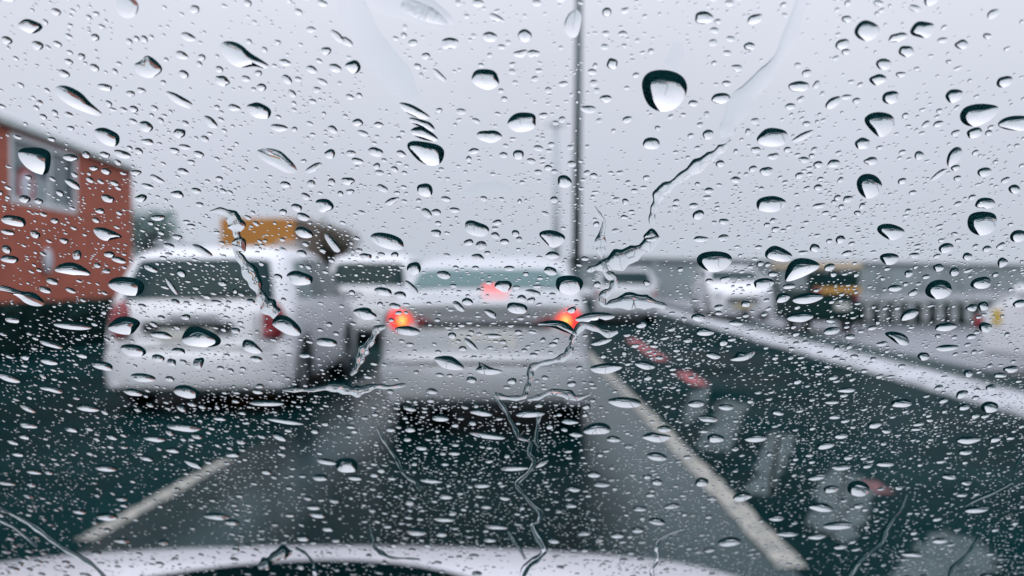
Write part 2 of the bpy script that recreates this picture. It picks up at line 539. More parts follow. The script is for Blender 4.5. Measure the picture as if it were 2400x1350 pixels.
def tree(x, y, h, cr, label, leafm, seed, n=2600, group=None):
    t = empty("tree", (x, y, 0)); tag(t, label, "tree", group)
    q = random.Random(seed)
    tr = MB()
    tr.tube((0, 0, 0), (.05, 0, h * .45), .13, .08, 10)
    cs = []
    for k in range(7):
        a_ = k * 2.4 + q.random(); r_ = cr * q.uniform(.25, .7)
        e = (r_ * math.cos(a_), r_ * math.sin(a_), h * q.uniform(.55, .88))
        tr.tube((.05, 0, h * q.uniform(.3, .44)), e, .05, .015, 7)
        cs.append((*e, cr * q.uniform(.45, .75)))
    tr.build("trunk", M["bark"], t, True)
    vv, ff = leaf_cloud(cs, None, n, .11 * cr, seed)
    obj("crown", pymesh("crown", vv, ff, False), leafm, t)
    return t
p = at(345, 600, 38)
tree(p.x, 38, 4.9, 1.25, "small grey green tree between brick building and white estate car", M["leaf2"], 21, 1300)

# ------------------------------------------------------------------ ochre block beyond the estate car
X0, X1, Y0, Y1, ZT = at(517, 600, 45).x, at(690, 600, 45).x, 45.0, 56.0, at(600, 511, 45).z
ob = empty("ochre_building", ((X0 + X1) / 2, Y0, 0)); tag(ob, "flat roofed ochre block with a brown side wall beyond the estate car", "building")
hw = (X1 - X0) / 2
MB().box((0, .15, ZT / 2), (2 * hw, .3, ZT)).build("front_wall", M["ochre"], ob)
MB().box((hw - .15, (Y1 - Y0) / 2 + .17, ZT / 2), (.296, Y1 - Y0 - .3, ZT - .01)).build("side_wall", M["brown"], ob)
MB().box((-hw + .15, (Y1 - Y0) / 2 + .17, ZT / 2), (.296, Y1 - Y0 - .3, ZT - .01)).build("side_wall", M["brown"], ob)
MB().box((0, Y1 - Y0 - .02, ZT / 2), (2 * hw - .62, .3, ZT)).build("rear_wall", M["brown"], ob)
MB().box((0, (Y1 - Y0) / 2, ZT - .12), (2 * hw - .64, Y1 - Y0 - .7, .12)).build("roof", M["roofgrey"], ob)
p = at(765, 560, 52)
tree(p.x - .2, 52, 4.5, 1.7, "brownish bushy tree leaning on the ochre block's side wall", mat("brown_leaves", (.085, .075, .055), .75, col2=(.14, .125, .10), scale=2), 22)

# ------------------------------------------------------------------ long grey wall and balustrade on the right
w0, w1 = at(1345, 648, 47), at(2620, 648, 92)
wd = Vector((w1.x - w0.x, w1.y - w0.y, 0)); wl = wd.length; wa = math.atan2(wd.y, wd.x)
fw = empty("concrete_wall", (w0.x, w0.y, 0), wa)
tag(fw, "long grey concrete wall with a darker coping across the far side", "wall")
zt = at(1375, 601, 47).z
MB().box((wl / 2, .2, (zt - .28) / 2), (wl, .4, zt - .28)).build("wall_face", M["concrete"], fw)
MB().box((wl / 2, .2, zt - .14), (wl, .7, .28), bev=.04).build("coping", M["copedark"], fw)
bs = MB()
for k in range(1, int(wl / 6)):
    bs.box((k * 6.0, -.12, (zt - .3) / 2), (.45, .24, zt - .3), bev=.03)
bs.build("buttress", M["concrete"], fw)

g0 = gnd(2035, 768)
bal = empty("balustrade", (g0.x, g0.y, 0), R(-7))
tag(bal, "grey concrete balustrade of upright posts beside the far road", "balustrade")
NB, SP = 15, .34
MB().box((NB * SP / 2 - SP / 2, 0, .73), (NB * SP + .1, .2, .12), bev=.03).build("rail", M["post"], bal)
MB().box((NB * SP / 2 - SP / 2, 0, .05), (NB * SP + .1, .24, .10), bev=.03).build("base", M["copedark"], bal)
pm = MB().tube((0, 0, .1), (0, 0, .39), .06, .10, 12).tube((0, 0, .39), (0, 0, .67), .10, .06, 12).mesh("post", True)
pm.materials.append(M["post"])
for k in range(NB):
    o = obj("post", pm, None, bal); o.location = (k * SP, 0, 0)
# dark gap behind the posts: a low shrub bed
sv, sf = leaf_cloud([(k * .3, .75 + .1 * math.sin(k), .34, .42) for k in range(18)], None, 2600, .09, 31)
sb = empty("shrub", (g0.x, g0.y, 0), R(-7)); tag(sb, "low dark shrubs growing behind the grey balustrade", "shrub")
obj("foliage", pymesh("foliage", sv, sf, False), M["leaf"], sb)
MB().box((2.6, .8, .2), (5.2, .4, .4), bev=.1).build("inner_growth", M["leaf"], sb)

# ------------------------------------------------------------------ lamp post and far mast
pb = at(1350, 648, 30); pb.z = 0
pt = at(1357, 0, 30)
lean = (pt.x - pb.x) / pt.z
lp = empty("lamp_post", (pb.x, 30, 0)); tag(lp, "tall dark steel lamp post rising behind the silver saloon", "lamp post")
H = 12.5
MB().tube((0, 0, .02), (lean * 1.6, 0, 1.6), .175, .155, 20).tube((lean * 1.6, 0, 1.6), (lean * H, 0, H), .145, .115, 20).build("pole", M["steel"], lp, True)
MB().box((0, 0, .02), (.5, .5, .04), bev=.01).build("base_plate", M["steel"], lp)
MB().box((0, -.165, .95), (.16, .03, .5), bev=.01).build("door", M["steel"], lp)
MB().tube((lean * H, 0, H), (lean * H - 1.6, 0, H + .5), .06, .05, 12).build("arm", M["steel"], lp, True)
MB().ellipsoid((lean * H - 1.95, 0, H + .52), (.42, .16, .09)).build("lamp_head", M["hazesteel"], lp, True)
pb = at(1303, 648, 75)
fm = empty("mast", (pb.x, 75, 0)); tag(fm, "pale slender mast far away, left of the dark lamp post", "mast")
Hm = at(1303, 296, 75).z
MB().tube((0, 0, 0), (0, 0, Hm), .34, .20, 16).build("pole", M["hazesteel"], fm, True)
MB().box((0, 0, Hm + .1), (1.9, .25, .14), bev=.05).ellipsoid((0, 0, Hm + .2), (.4, .4, .3)).build("lamp_head", M["hazesteel"], fm, True)

# ------------------------------------------------------------------ cars
def chaikin(p, n=2, closed=False):
    p = [Vector(x) for x in p]
    for _ in range(n):
        r = [] if closed else [p[0]]
        m = len(p)
        for i in range(m if closed else m - 1):
            a, b = p[i], p[(i + 1) % m]
            r += [a.lerp(b, .25), a.lerp(b, .75)]
        if not closed: r.append(p[-1])
        p = r
    return p

class Car:
    """Body with rear at y=0 and front at y=L: an upper side outline swept across the width."""
    def __init__(s, name, prof, W, belt, roof, tum=.74, sill=.24, wheels=(.75, 3.4), wr=.31, rear_round=.14, front_round=.3):
        s.prof = chaikin(prof, 2)
        # densify
        d = [s.prof[0]]
        for a, b in zip(s.prof, s.prof[1:]):
            n = max(1, int((b - a).length / .07))
            d += [a.lerp(b, k / n) for k in range(1, n + 1)]
        s.prof = d
        s.W, s.belt, s.roof, s.tum, s.sill, s.wheels, s.wr = W, belt, roof, tum, sill, wheels, wr
        s.y0, s.y1 = min(p[0] for p in d), max(p[0] for p in d)
        s.rr, s.fr = rear_round, front_round
        s.root = empty(name)
    def X(s, y, z):
        w = s.W / 2
        if z > s.belt:
            t = min(1, (z - s.belt) / (s.roof - s.belt))
            w *= 1 - (1 - s.tum) * (t ** 1.25)
        else:
            t = (s.belt - z) / s.belt
            w *= 1 + .02 * math.sin(math.pi * t) - .05 * t ** 3
        e = min(y - s.y0, s.y1 - y)
        if e < .5: w *= 1 - .05 * (1 - e / .5) ** 2
        return w
    def surf(s, y, z, t, off=0.0):
        """point on the outer skin for outline point (y,z) at lateral fraction t in -1..1"""
        a = abs(t)
        e0, e1 = y - s.y0, s.y1 - y
        yy = y
        if e0 < .8: yy += s.rr * a ** 4 * (1 - e0 / .8)
        if e1 < .9: yy -= s.fr * a ** 4 * (1 - e1 / .9)
        zz = z - (.05 * a ** 6 if z > s.belt else .0)
        return Vector((t * s.X(y, z), yy, zz))
    def body(s, m, name="body"):
        ts = [-1, -.985, -.95, -.88, -.75, -.5, -.25, 0, .25, .5, .75, .88, .95, .985, 1]
        v, f = [], []
        P = s.prof
        n = len(ts)
        def shr(i, k):   # shrink outline a little at the very edge to round it
            a = P[max(0, i - 1)]; b = P[min(len(P) - 1, i + 1)]
            d = (b - a).normalized(); nrm = Vector((-d[1], d[0])) if True else None
            return P[i] - Vector((nrm[0], nrm[1])) * -k
        sh = {1: .045, .985: .018, .95: .005}
        for i in range(len(P)):
            for t in ts:
                q = P[i]
                k = sh.get(abs(t), 0)
                a = P[max(0, i - 1)]; b = P[min(len(P) - 1, i + 1)]
                d = (b - a); d = d / max(d.length, 1e-6)
                q = Vector((q[0] + d[1] * k, q[1] - d[0] * k))   # inward: outline runs rear-bottom -> roof -> front
                w = s.surf(q[0], q[1], t)
                v.append(w)
        for i in range(len(P) - 1):
            for j in range(n - 1):
                f.append((i * n + j, (i + 1) * n + j, (i + 1) * n + j + 1, i * n + j + 1))
        # sides
        rows = 14
        for side in (0, n - 1):
            sg = ts[side]
            base = len(v)
            for i in range(len(P)):
                top = v[i * n + side]
                yb = min(max(top[1], s.y0 + .08), s.y1 - .08)
                zb = s.sill
                for wy in s.wheels:
                    dy = abs(yb - wy)
                    R_ = s.wr + .06
                    if dy < R_: zb = max(zb, s.wr + math.sqrt(R_ * R_ - dy * dy))
                zb = min(zb, top[2])
                for r_ in range(rows + 1):
                    if r_ == rows: v.append(Vector(top)); continue
                    t = r_ / rows
                    y = yb + (top[1] - yb) * t; z = zb + (top[2] - zb) * t
                    v.append(Vector((sg * s.X(y, z) * (1 if r_ else .97), y, z)))
            m_ = rows + 1
            for i in range(len(P) - 1):
                for r_ in range(rows):
                    q = (base + i * m_ + r_, base + (i + 1) * m_ + r_, base + (i + 1) * m_ + r_ + 1, base + i * m_ + r_ + 1)
                    f.append(q if sg < 0 else q[::-1])
        # underside
        base = len(v)
        zz = s.sill + .02
        v += [Vector((-s.W * .46, s.y0 + .1, zz)), Vector((s.W * .46, s.y0 + .1, zz)), Vector((s.W * .46, s.y1 - .1, zz)), Vector((-s.W * .46, s.y1 - .1, zz))]
        f.append((base, base + 1, base + 2, base + 3))
        o = obj(name, pymesh(name, v, f, True), m, s.root)
        return o
    def patch(s, name, m, z0, z1, a0, a1, rear=True, off=.008, parent=None, bottom_curve=0.0):
        """glass following the outline between heights z0..z1 at the rear (or front)"""
        P = [p for p in s.prof if z0 - 1e-4 <= p[1] <= z1 + 1e-4 and ((p[0] < (s.y0 + s.y1) / 2) == rear)]
        v, f = [], []
        nx = 16
        for i, p in enumerate(P):
            u = i / max(1, len(P) - 1)
            if not rear: u = 1 - u
            am = a0 + (a1 - a0) * u
            for k in range(nx + 1):
                t = -am + 2 * am * k / nx
                q = s.surf(p[0], p[1], t)
                v.append(Vector((q.x, q.y - (off if rear else -off), q.z + off * .8)))
        for i in range(len(P) - 1):
            for k in range(nx):
                q = (i * (nx + 1) + k, i * (nx + 1) + k + 1, (i + 1) * (nx + 1) + k + 1, (i + 1) * (nx + 1) + k)
                f.append(q)
        return obj(name, pymesh(name, v, f, True), m, parent or s.root)
    def side(s, name, m, quad, off=.008):
        """side glass: quad of (y,z) corners: lower rear, lower front, upper front, upper rear; one mesh per side"""
        for sg in (-1, 1):
            v, f = [], []
            nu, nv = 8, 5
            for j in range(nv + 1):
                for i in range(nu + 1):
                    a = Vector(quad[0]).lerp(Vector(quad[1]), i / nu); b = Vector(quad[3]).lerp(Vector(quad[2]), i / nu)
                    p = a.lerp(b, j / nv)
                    v.append(Vector((sg * (s.X(p[0], p[1]) + off), p[0], p[1])))
            for j in range(nv):
                for i in range(nu):
                    k = j * (nu + 1) + i
                    f.append((k, k + 1, k + nu + 2, k + nu + 1))
            obj(name, pymesh(name, v, f, True), m, s.root)
    def wheels_(s):
        for wy in s.wheels:
            for sg in (-1, 1):
                x = sg * (s.W / 2 - .12)
                w = MB()
                n = 28
                prof = [(-.10, s.wr * .62), (-.11, s.wr * .9), (-.085, s.wr), (.085, s.wr), (.11, s.wr * .9), (.10, s.wr * .62)]
                v, f = [], []
                for k in range(n):
                    t = 2 * math.pi * k / n
                    for (dx, r_) in prof: v.append((x + dx, wy + r_ * math.cos(t), s.wr + r_ * math.sin(t)))
                for k in range(n):
                    for j in range(len(prof) - 1):
                        q_ = (k + 1) % n
                        f.append((k * 6 + j, k * 6 + j + 1, q_ * 6 + j + 1, q_ * 6 + j))
                w.add(v, f)
                wo = w.build("wheel", M["rubber"], s.root, True)
                r = MB().tube((x - .08, wy, s.wr), (x + .08, wy, s.wr), s.wr * .61, None, 20)
                r.build("rim", M["rim"], wo)
    def rear_y(s, z):
        c = [p for p in s.prof if p[0] < (s.y0 + s.y1) / 2]
        return min(c, key=lambda p: abs(p[1] - z))[0]
    def mirror(s, y, z, m):
        for sg in (-1, 1):
            x = s.X(y, z)
            k = MB().ellipsoid((sg * (x + .13), y, z + .07), (.12, .07, .08)).box((sg * (x + .02), y, z + .02), (.09, .05, .05), bev=.01)
            k.build("wing_mirror", m, s.root, True)
    def place(s, x, y, rz, label, cat="car", group=None):
        s.root.location = (x, y, 0); s.root.rotation_euler = (0, 0, rz)
        tag(s.root, label, cat, group)
        return s.root

def rblob(car, name, m, x, z, rx, rz, ry=.07, dy=0.0, parent=None):
    t = x / car.X(.05, z)
    y = car.surf(car.rear_y(z), z, t).y + dy
    return MB().ellipsoid((x, y, z), (rx, ry, rz), 20, 14).build(name, m, parent or car.root, True)

# --- white estate car, next lane on the left
c = Car("estate_car", [(.16, .17), (.0, .22), (-.02, .45), (.0, .60), (.07, .635), (.09, .90), (.13, 1.03), (.30, 1.36), (.42, 1.53), (.62, 1.59), (1.4, 1.64), (2.0, 1.60), (2.3, 1.53), (2.95, 1.08), (3.6, .93), (3.8, .78), (3.84, .50), (3.78, .26), (3.6, .20)],
        1.80, 1.0, 1.62, tum=.80, wheels=(.80, 3.02), wr=.32, rear_round=.20)
c.body(M["white"])
c.patch("rear_window", M["glass"], 1.055, 1.50, .84, .82)
c.side("side_window", M["glass2"], ((.55, 1.08), (1.15, 1.07), (1.15, 1.48), (.72, 1.46)))
c.side("side_window", M["glass"], ((1.20, 1.07), (1.86, 1.07), (1.86, 1.50), (1.20, 1.50)))
c.side("side_window", M["glass"], ((1.93, 1.07), (2.68, 1.07), (2.26, 1.46), (1.93, 1.50)))
c.patch("windscreen", M["glass"], 1.12, 1.50, .86, .84, rear=False)
for sg in (-1, 1):
    o = rblob(c, "tail_light", M["redlens"], sg * .72, .86, .125, .205, .10, .04)
    rblob(c, "reversing_lamp", M["redlens"], sg * .70, .76, .07, .06, .10, .0, o)
y = c.rear_y(.8)
MB().box((-.05, y - .012, .82), (.86, .05, .11), bev=.02).build("plate_recess", M["trim"], c.root)
MB().box((-.05, y - .035, .745), (.52, .02, .115), bev=.008).build("number_plate", M["plate"], c.root)
MB().box((0, y - .03, .935), (.5, .04, .045), bev=.015).build("boot_handle", M["silver"], c.root)
MB().box((0, .03, .225), (1.45, .06, .06), bev=.02).build("bumper_valance", M["trim"], c.root)
MB().tube((.05, c.rear_y(1.08) - .02, 1.085), (.5, c.rear_y(1.16) - .03, 1.17), .012, .008, 8).build("rear_wiper", M["trim"], c.root)
MB().tube((-.62, .75, 1.64), (-.62, 2.0, 1.665), .02, None, 8).build("roof_rail", M["silver"], c.root, True)
MB().tube((.62, .75, 1.64), (.62, 2.0, 1.665), .02, None, 8).build("roof_rail", M["silver"], c.root, True)
for sg in (-1, 1):
    MB().box((sg * .60, c.rear_y(.82) - .004, .80), (.012, .02, .30), bev=.003).build("panel_gap", M["trim"], c.root)
MB().box((0, c.rear_y(.625) - .01, .628), (1.62, .03, .016), bev=.004).build("bumper_seam", M["trim"], c.root)
c.wheels_(); c.mirror(2.60, 1.03, M["white"])
pe = at(444, 648, 7.9)
c.place(pe.x, 7.9, R(1.4), "white estate car with dark rear window in the next lane")

# --- silver saloon straight ahead, brake lights lit
c = Car("saloon_car", [(.18, .20), (.02, .25), (-.02, .46), (.0, .60), (.055, .635), (.06, .86), (.095, .925), (.03, 1.065), (.06, 1.105), (.55, 1.135), (.66, 1.15), (1.16, 1.405), (1.36, 1.485), (1.9, 1.53), (2.45, 1.49), (2.72, 1.41), (3.4, 1.03), (4.15, .88), (4.42, .74), (4.48, .48), (4.42, .27), (4.2, .25)],
        1.745, 1.0, 1.53, tum=.80, wheels=(.95, 3.6), wr=.31, rear_round=.16)
c.body(M["silver"])
c.patch("rear_window", M["glass2"], 1.165, 1.395, .86, .86)
c.side("side_window", M["glass2"], ((1.12, 1.08), (1.95, 1.06), (1.95, 1.38), (1.42, 1.36)))
c.side("side_window", M["glass"], ((2.03, 1.06), (3.1, 1.05), (2.6, 1.34), (2.03, 1.38)))
c.patch("windscreen", M["glass"], 1.07, 1.38, .86, .84, rear=False)
for sg in (-1, 1):
    o = rblob(c, "tail_light", M["brake"], sg * .685, .945, .122, .112, .07, .02)
    rblob(c, "bulb", M["core"], sg * .675, .925, .040, .046, .05, -.045, o)
    tri = MB()
    yy = c.rear_y(.92) - .006
    xs = [.56, .56, .30]; zs = [.975, .875, .895]
    v = [(sg * x, yy, z) for x, z in zip(xs, zs)] + [(sg * x, yy + .03, z) for x, z in zip(xs, zs)]
    tri.add(v, [(0, 1, 2), (3, 5, 4), (0, 3, 4, 1), (1, 4, 5, 2), (2, 5, 3, 0)])
    tri.build("inner_lens", M["redlens"], o)
yy = c.rear_y(.90)
MB().box((0, yy - .012, .905), (1.02, .045, .045), bev=.012).build("boot_handle", M["trim"], c.root)
MB().box((0, yy - .014, .76), (.54, .02, .125), bev=.008).build("number_plate", M["plate"], c.root)
p_ = c.surf(c.rear_y(1.19), 1.19, 0)
MB().box((.065, p_.y - .03, 1.185), (.235, .05, .085), bev=.03).build("high_brake_light", M["hibrake"], c.root)
MB().box((0, .0, .265), (1.36, .06, .06), bev=.02).build("bumper_valance", M["trim"], c.root)
MB().box((0, -.018, .60), (1.60, .02, .022), bev=.006).build("bumper_seam", M["trim"], c.root)
c.wheels_(); c.mirror(3.0, 1.02, M["silver"])
ps = at(1132, 648, 6.94)
c.place(ps.x, 6.94, R(-.3), "silver saloon with both brake lights lit straight ahead")

# --- tall white car beyond the estate
c = Car("hatchback_car", [(.14, .24), (.0, .30), (-.01, .50), (.02, .70), (.05, 1.02), (.10, 1.12), (.24, 1.56), (.40, 1.70), (.9, 1.74), (1.9, 1.73), (2.4, 1.66), (3.05, 1.15), (3.7, 1.0), (3.9, .8), (3.92, .45), (3.8, .24)],
        1.72, 1.08, 1.74, tum=.84, wheels=(.7, 3.1), wr=.31)
c.body(M["white"])
c.patch("rear_window", M["glass"], 1.10, 1.60, .86, .84)
c.side("side_window", M["glass"], ((.55, 1.14), (2.0, 1.12), (2.0, 1.60), (.65, 1.60)))
c.side("side_window", M["glass"], ((2.08, 1.12), (2.95, 1.12), (2.45, 1.56), (2.08, 1.60)))
c.patch("windscreen", M["glass"], 1.2, 1.6, .86, .84, rear=False)
for sg in (-1, 1): rblob(c, "tail_light", M["redlens"], sg * .76, .88, .07, .15, .07, .04)
MB().box((0, -.01, .62), (.5, .02, .11), bev=.008).build("number_plate", M["plate"], c.root)
c.wheels_(); c.mirror(2.6, 1.15, M["white"])
p = at(858, 648, 16)
c.place(p.x, 16, R(-1), "tall white hatchback partly hidden between the estate and the saloon")

# --- grey hatchback far ahead on the right
c = Car("hatchback_car", [(.14, .24), (.0, .30), (-.01, .50), (.02, .66), (.06, .95), (.12, 1.02), (.34, 1.40), (.52, 1.50), (1.2, 1.54), (2.0, 1.52), (2.4, 1.45), (3.05, 1.04), (3.7, .90), (3.85, .72), (3.88, .42), (3.75, .24)],
        1.70, .99, 1.54, tum=.80, wheels=(.7, 3.05), wr=.30)
c.body(M["silver"])
c.patch("rear_window", M["glass"], 1.04, 1.44, .84, .84)
c.side("side_window", M["glass"], ((.6, 1.05), (1.9, 1.04), (1.9, 1.42), (.75, 1.42)))
c.side("side_window", M["glass"], ((1.98, 1.04), (2.9, 1.03), (2.45, 1.38), (1.98, 1.42)))
c.patch("windscreen", M["glass"], 1.08, 1.42, .86, .84, rear=False)
for sg in (-1, 1): rblob(c, "tail_light", M["redlens"], sg * .74, .82, .07, .12, .07, .04)
MB().box((0, -.01, .6), (.5, .02, .11), bev=.008).build("number_plate", M["plate"], c.root)
c.wheels_(); c.mirror(2.6, 1.04, M["silver"])
p = at(1468, 648, 23)
c.place(p.x, 23, R(-4), "distant grey hatchback just past the silver saloon, before the long wall")

# --- white oncoming car on the far road
def white_oncoming(name, px, D, rz, label, sticker=False):
    c = Car(name, [(.14, .26), (.0, .32), (-.01, .52), (.02, .70), (.06, 1.00), (.12, 1.08), (.32, 1.48), (.52, 1.60), (1.3, 1.65), (2.1, 1.62), (2.5, 1.54), (3.15, 1.13), (3.8, 1.02), (4.1, .86), (4.16, .5), (4.02, .26)],
            1.80, 1.03, 1.65, tum=.82, wheels=(.75, 3.35), wr=.33)
    c.body(M["white"])
    c.patch("rear_window", M["glass"], 1.10, 1.52, .84, .84)
    c.side("side_window", M["glass"], ((.6, 1.10), (1.9, 1.09), (1.9, 1.52), (.75, 1.52)))
    c.side("side_window", M["glass"], ((1.98, 1.09), (3.0, 1.08), (2.55, 1.48), (1.98, 1.52)))
    c.patch("windscreen", M["glass"], 1.16, 1.52, .88, .86, rear=False)
    for sg in (-1, 1):
        rblob(c, "tail_light", M["redlens"], sg * .78, .90, .08, .13, .08, .04)
        MB().ellipsoid((sg * .68, 4.02, .80), (.16, .10, .08)).build("headlight", M["clearlens"], c.root, True)
    MB().box((0, 4.165, .62), (.95, .05, .15), bev=.03).build("grille", M["trim"], c.root)
    MB().box((0, 4.185, .42), (.5, .03, .12), bev=.008).build("number_plate", mat("tan_plate", (.38, .31, .17), .5), c.root)
    MB().box((0, -.012, .64), (.5, .02, .11), bev=.008).build("number_plate", M["plate"], c.root)
    c.wheels_(); c.mirror(2.75, 1.10, M["white"])
    p = at(px, 648, D)
    c.place(p.x, D, rz, label)
    return c
white_oncoming("white_car", 1682, 29.5, R(180 - 2), "white car coming towards the viewer on the far road")

# --- white car at the edge of the picture with a yellow sticker
c = Car("parked_car", [(.16, .24), (.0, .30), (-.02, .48), (.02, .66), (.06, .94), (.12, 1.02), (.20, 1.06), (.75, 1.42), (1.05, 1.50), (1.6, 1.53), (2.3, 1.50), (2.6, 1.43), (3.3, 1.03), (4.0, .9), (4.2, .74), (4.24, .45), (4.1, .24)],
        1.76, .99, 1.53, tum=.78, wheels=(.8, 2.45), wr=.31)
c.body(M["litwhite"])
c.patch("rear_window", M["glass"], 1.09, 1.44, .82, .80)
c.side("side_window", M["glass"], ((.75, 1.05), (1.9, 1.04), (1.9, 1.42), (1.05, 1.40)))
c.side("side_window", M["glass"], ((1.98, 1.04), (3.05, 1.03), (2.55, 1.38), (1.98, 1.42)))
c.patch("windscreen", M["glass"], 1.08, 1.42, .86, .84, rear=False)
for sg in (-1, 1): rblob(c, "tail_light", M["redlens"], sg * .74, .80, .09, .09, .08, .03)
MB().box((0, -.02, .58), (.5, .02, .11), bev=.008).build("number_plate", M["plate"], c.root)
MB().box((-c.X(3.52, .76) - .008, 3.52, .76), (.02, .20, .20), bev=.005).build("sticker", M["yellow"], c.root)
MB().ellipsoid((-c.X(4.08, .66) + .02, 4.08, .66), (.06, .09, .10)).build("side_lamp", M["redlens"], c.root, True)
for sg in (-1, 1): MB().ellipsoid((sg * .62, 4.06, .76), (.17, .10, .08)).build("headlight", M["clearlens"], c.root, True)
c.wheels_(); c.mirror(2.75, 1.05, M["white"])
c.place(7.06, 7.98, R(0), "white car with a yellow sticker on its wing, cut by the picture's edge")

# --- small dark green three-wheeler with an amber band
tk = empty("three_wheeler", (0, 0, 0))
p = at(1958, 648, 19.5)
tk.location = (p.x, 19.5, 0); tk.rotation_euler = (0, 0, R(8))
tag(tk, "small dark green three-wheeler with tan roof and amber waist band", "three-wheeler")
b_ = MB(); b_.box((0, 1.0, .62), (1.28, 1.9, .72), bev=.14)
b_.box((0, 2.15, .60), (.8, .6, .62), bev=.2)
b_.build("body", M["tkgreen"], tk, True)
for sx in (-1, 1):
    for yy in (.12, 1.15, 1.9): MB().box((sx * .58, yy, 1.2), (.07, .08, .52), bev=.015).build("canopy_post", M["tkgreen"], tk)
MB().box((0, .1, 1.18), (1.08, .06, .44), bev=.02).build("rear_panel", M["tkgreen"], tk)
MB().box((0, .06, 1.24), (.62, .03, .26), bev=.01).build("rear_window", M["glass"], tk)
MB().box((0, 1.05, 1.53), (1.34, 2.1, .16), bev=.075).build("roof", M["tkroof"], tk, True)
MB().box((.06, .025, .985), (1.12, .05, .12), bev=.02).build("waist_band", M["tkyellow"], tk)
for sx in (-1, 1): MB().ellipsoid((sx * .52, .03, .80), (.08, .05, .06)).build("tail_light", M["redlens"], tk, True)
MB().box((-.42, .0, .985), (.16, .03, .10), bev=.01).build("reflector", M["redpaint"], tk)
MB().box((.2, .055, .62), (.36, .02, .14), bev=.005).build("number_plate", M["plate"], tk)
for (x, y) in ((-.5, .45), (.5, .45), (0, 2.3)):
    w = MB().tube((x - .06, y, .23), (x + .06, y, .23), .23, None, 22).build("wheel", M["rubber"], tk)
    MB().tube((x - .065, y, .23), (x + .065, y, .23), .12, None, 16).build("rim", M["rim"], w)

# ------------------------------------------------------------------ the car the picture is taken from
OX = -.34
own = empty("car", (OX, 0, 0))
tag(own, "white bonnet with a dark panel, and wet windscreen, of the viewer's own car", "car")
RAKE = R(52)
PN = Vector((0, math.sin(RAKE), math.cos(RAKE)))        # outward normal of the windscreen
PU = Vector((0, -math.cos(RAKE), math.sin(RAKE)))       # up the slope
P0 = Vector((0, .172, 1.30))
glass_m = bpy.data.materials.new("clear_windscreen_glass")
glass_m.use_nodes = True
gt = glass_m.node_tree
gt.nodes.remove(gt.nodes["Principled BSDF"])
tb = gt.nodes.new("ShaderNodeBsdfTransparent")
tb.inputs["Color"].default_value = (.965, .985, .98, 1)
gt.links.new(tb.outputs[0], gt.nodes["Material Output"].inputs["Surface"])
def pane_pt(x, b, n=0.0): return P0 + Vector((x + OX, 0, 0)) + PU * b + PN * n
BB, BT = -.50, .46
v = []
for n_ in (0.0, -.005):
    for (x, b) in ((-.70, BB), (.70, BB), (.58, BT), (-.58, BT)):
        v.append(pane_pt(x, b, n_) - Vector((OX, 0, 0)))
obj("windscreen", pymesh("windscreen", v, [(0, 1, 2, 3), (7, 6, 5, 4), (0, 4, 5, 1), (1, 5, 6, 2), (2, 6, 7, 3), (3, 7, 4, 0)], False), glass_m, own)
# bonnet: height field, crowned across and falling to the nose
def bonnet_z(y):
    pts = [(.60, .905), (.9, .905), (1.2, .875), (1.5, .815), (1.75, .748), (1.92, .690), (2.02, .63), (2.08, .55), (2.10, .44)]
    for (a, za), (b, zb) in zip(pts, pts[1:]):
        if y <= b: return za + (zb - za) * (y - a) / (b - a)
    return pts[-1][1]
bp_ = chaikin([(.60, .905), (.9, .905), (1.2, .875), (1.5, .815), (1.75, .748), (1.92, .690), (2.02, .63), (2.08, .55), (2.10, .42)], 3)
NX = 40
def bon_pt(p_, t, up=0.0):
    yy = p_[0] - .10 * abs(t) ** 2.6 * ((p_[0] - .6) / 1.5)
    return (t * .84, yy, p_[1] - .004 - .024 * t * t - .10 * abs(t) ** 12 + up)
def bon_grid(name, m, lim, up):
    v, f = [], []
    rows = []
    for k in range(NX + 1):
        t = -1 + 2 * k / NX
        ymax = lim(t)
        col = []
        for i in range(71):
            s = i / 70
            if ymax is None: q_ = bp_[round(s * (len(bp_) - 1))]
            else:
                y_ = .6 + (ymax - .6) * s
                q_ = None
                for a_, b_ in zip(bp_, bp_[1:]):
                    if a_[0] <= y_ <= b_[0] + 1e-6:
                        q_ = a_.lerp(b_, (y_ - a_[0]) / max(1e-6, b_[0] - a_[0])); break
                q_ = q_ or bp_[-1]
            col.append(bon_pt(q_, t, up))
        rows.append(col)
    for col in rows: v += col
    for k in range(NX):
        for i in range(70):
            f.append((k * 71 + i, (k + 1) * 71 + i, (k + 1) * 71 + i + 1, k * 71 + i + 1))
    return obj(name, pymesh(name, v, f, True), m, own)
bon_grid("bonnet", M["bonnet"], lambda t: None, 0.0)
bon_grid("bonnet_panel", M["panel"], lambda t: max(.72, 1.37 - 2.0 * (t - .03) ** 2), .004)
MB().box((0, 1.9, .42), (1.3, .3, .3), bev=.08).build("bumper", M["bonnet"], own)
for sg in (-1, 1):
    MB().box((sg * .78, 1.05, .42), (.10, 1.3, .45), bev=.04).build("wing", M["bonnet"], own)
MB().box((0, .53, .86), (1.42, .30, .07), bev=.02).build("cowl", M["trim"], own)
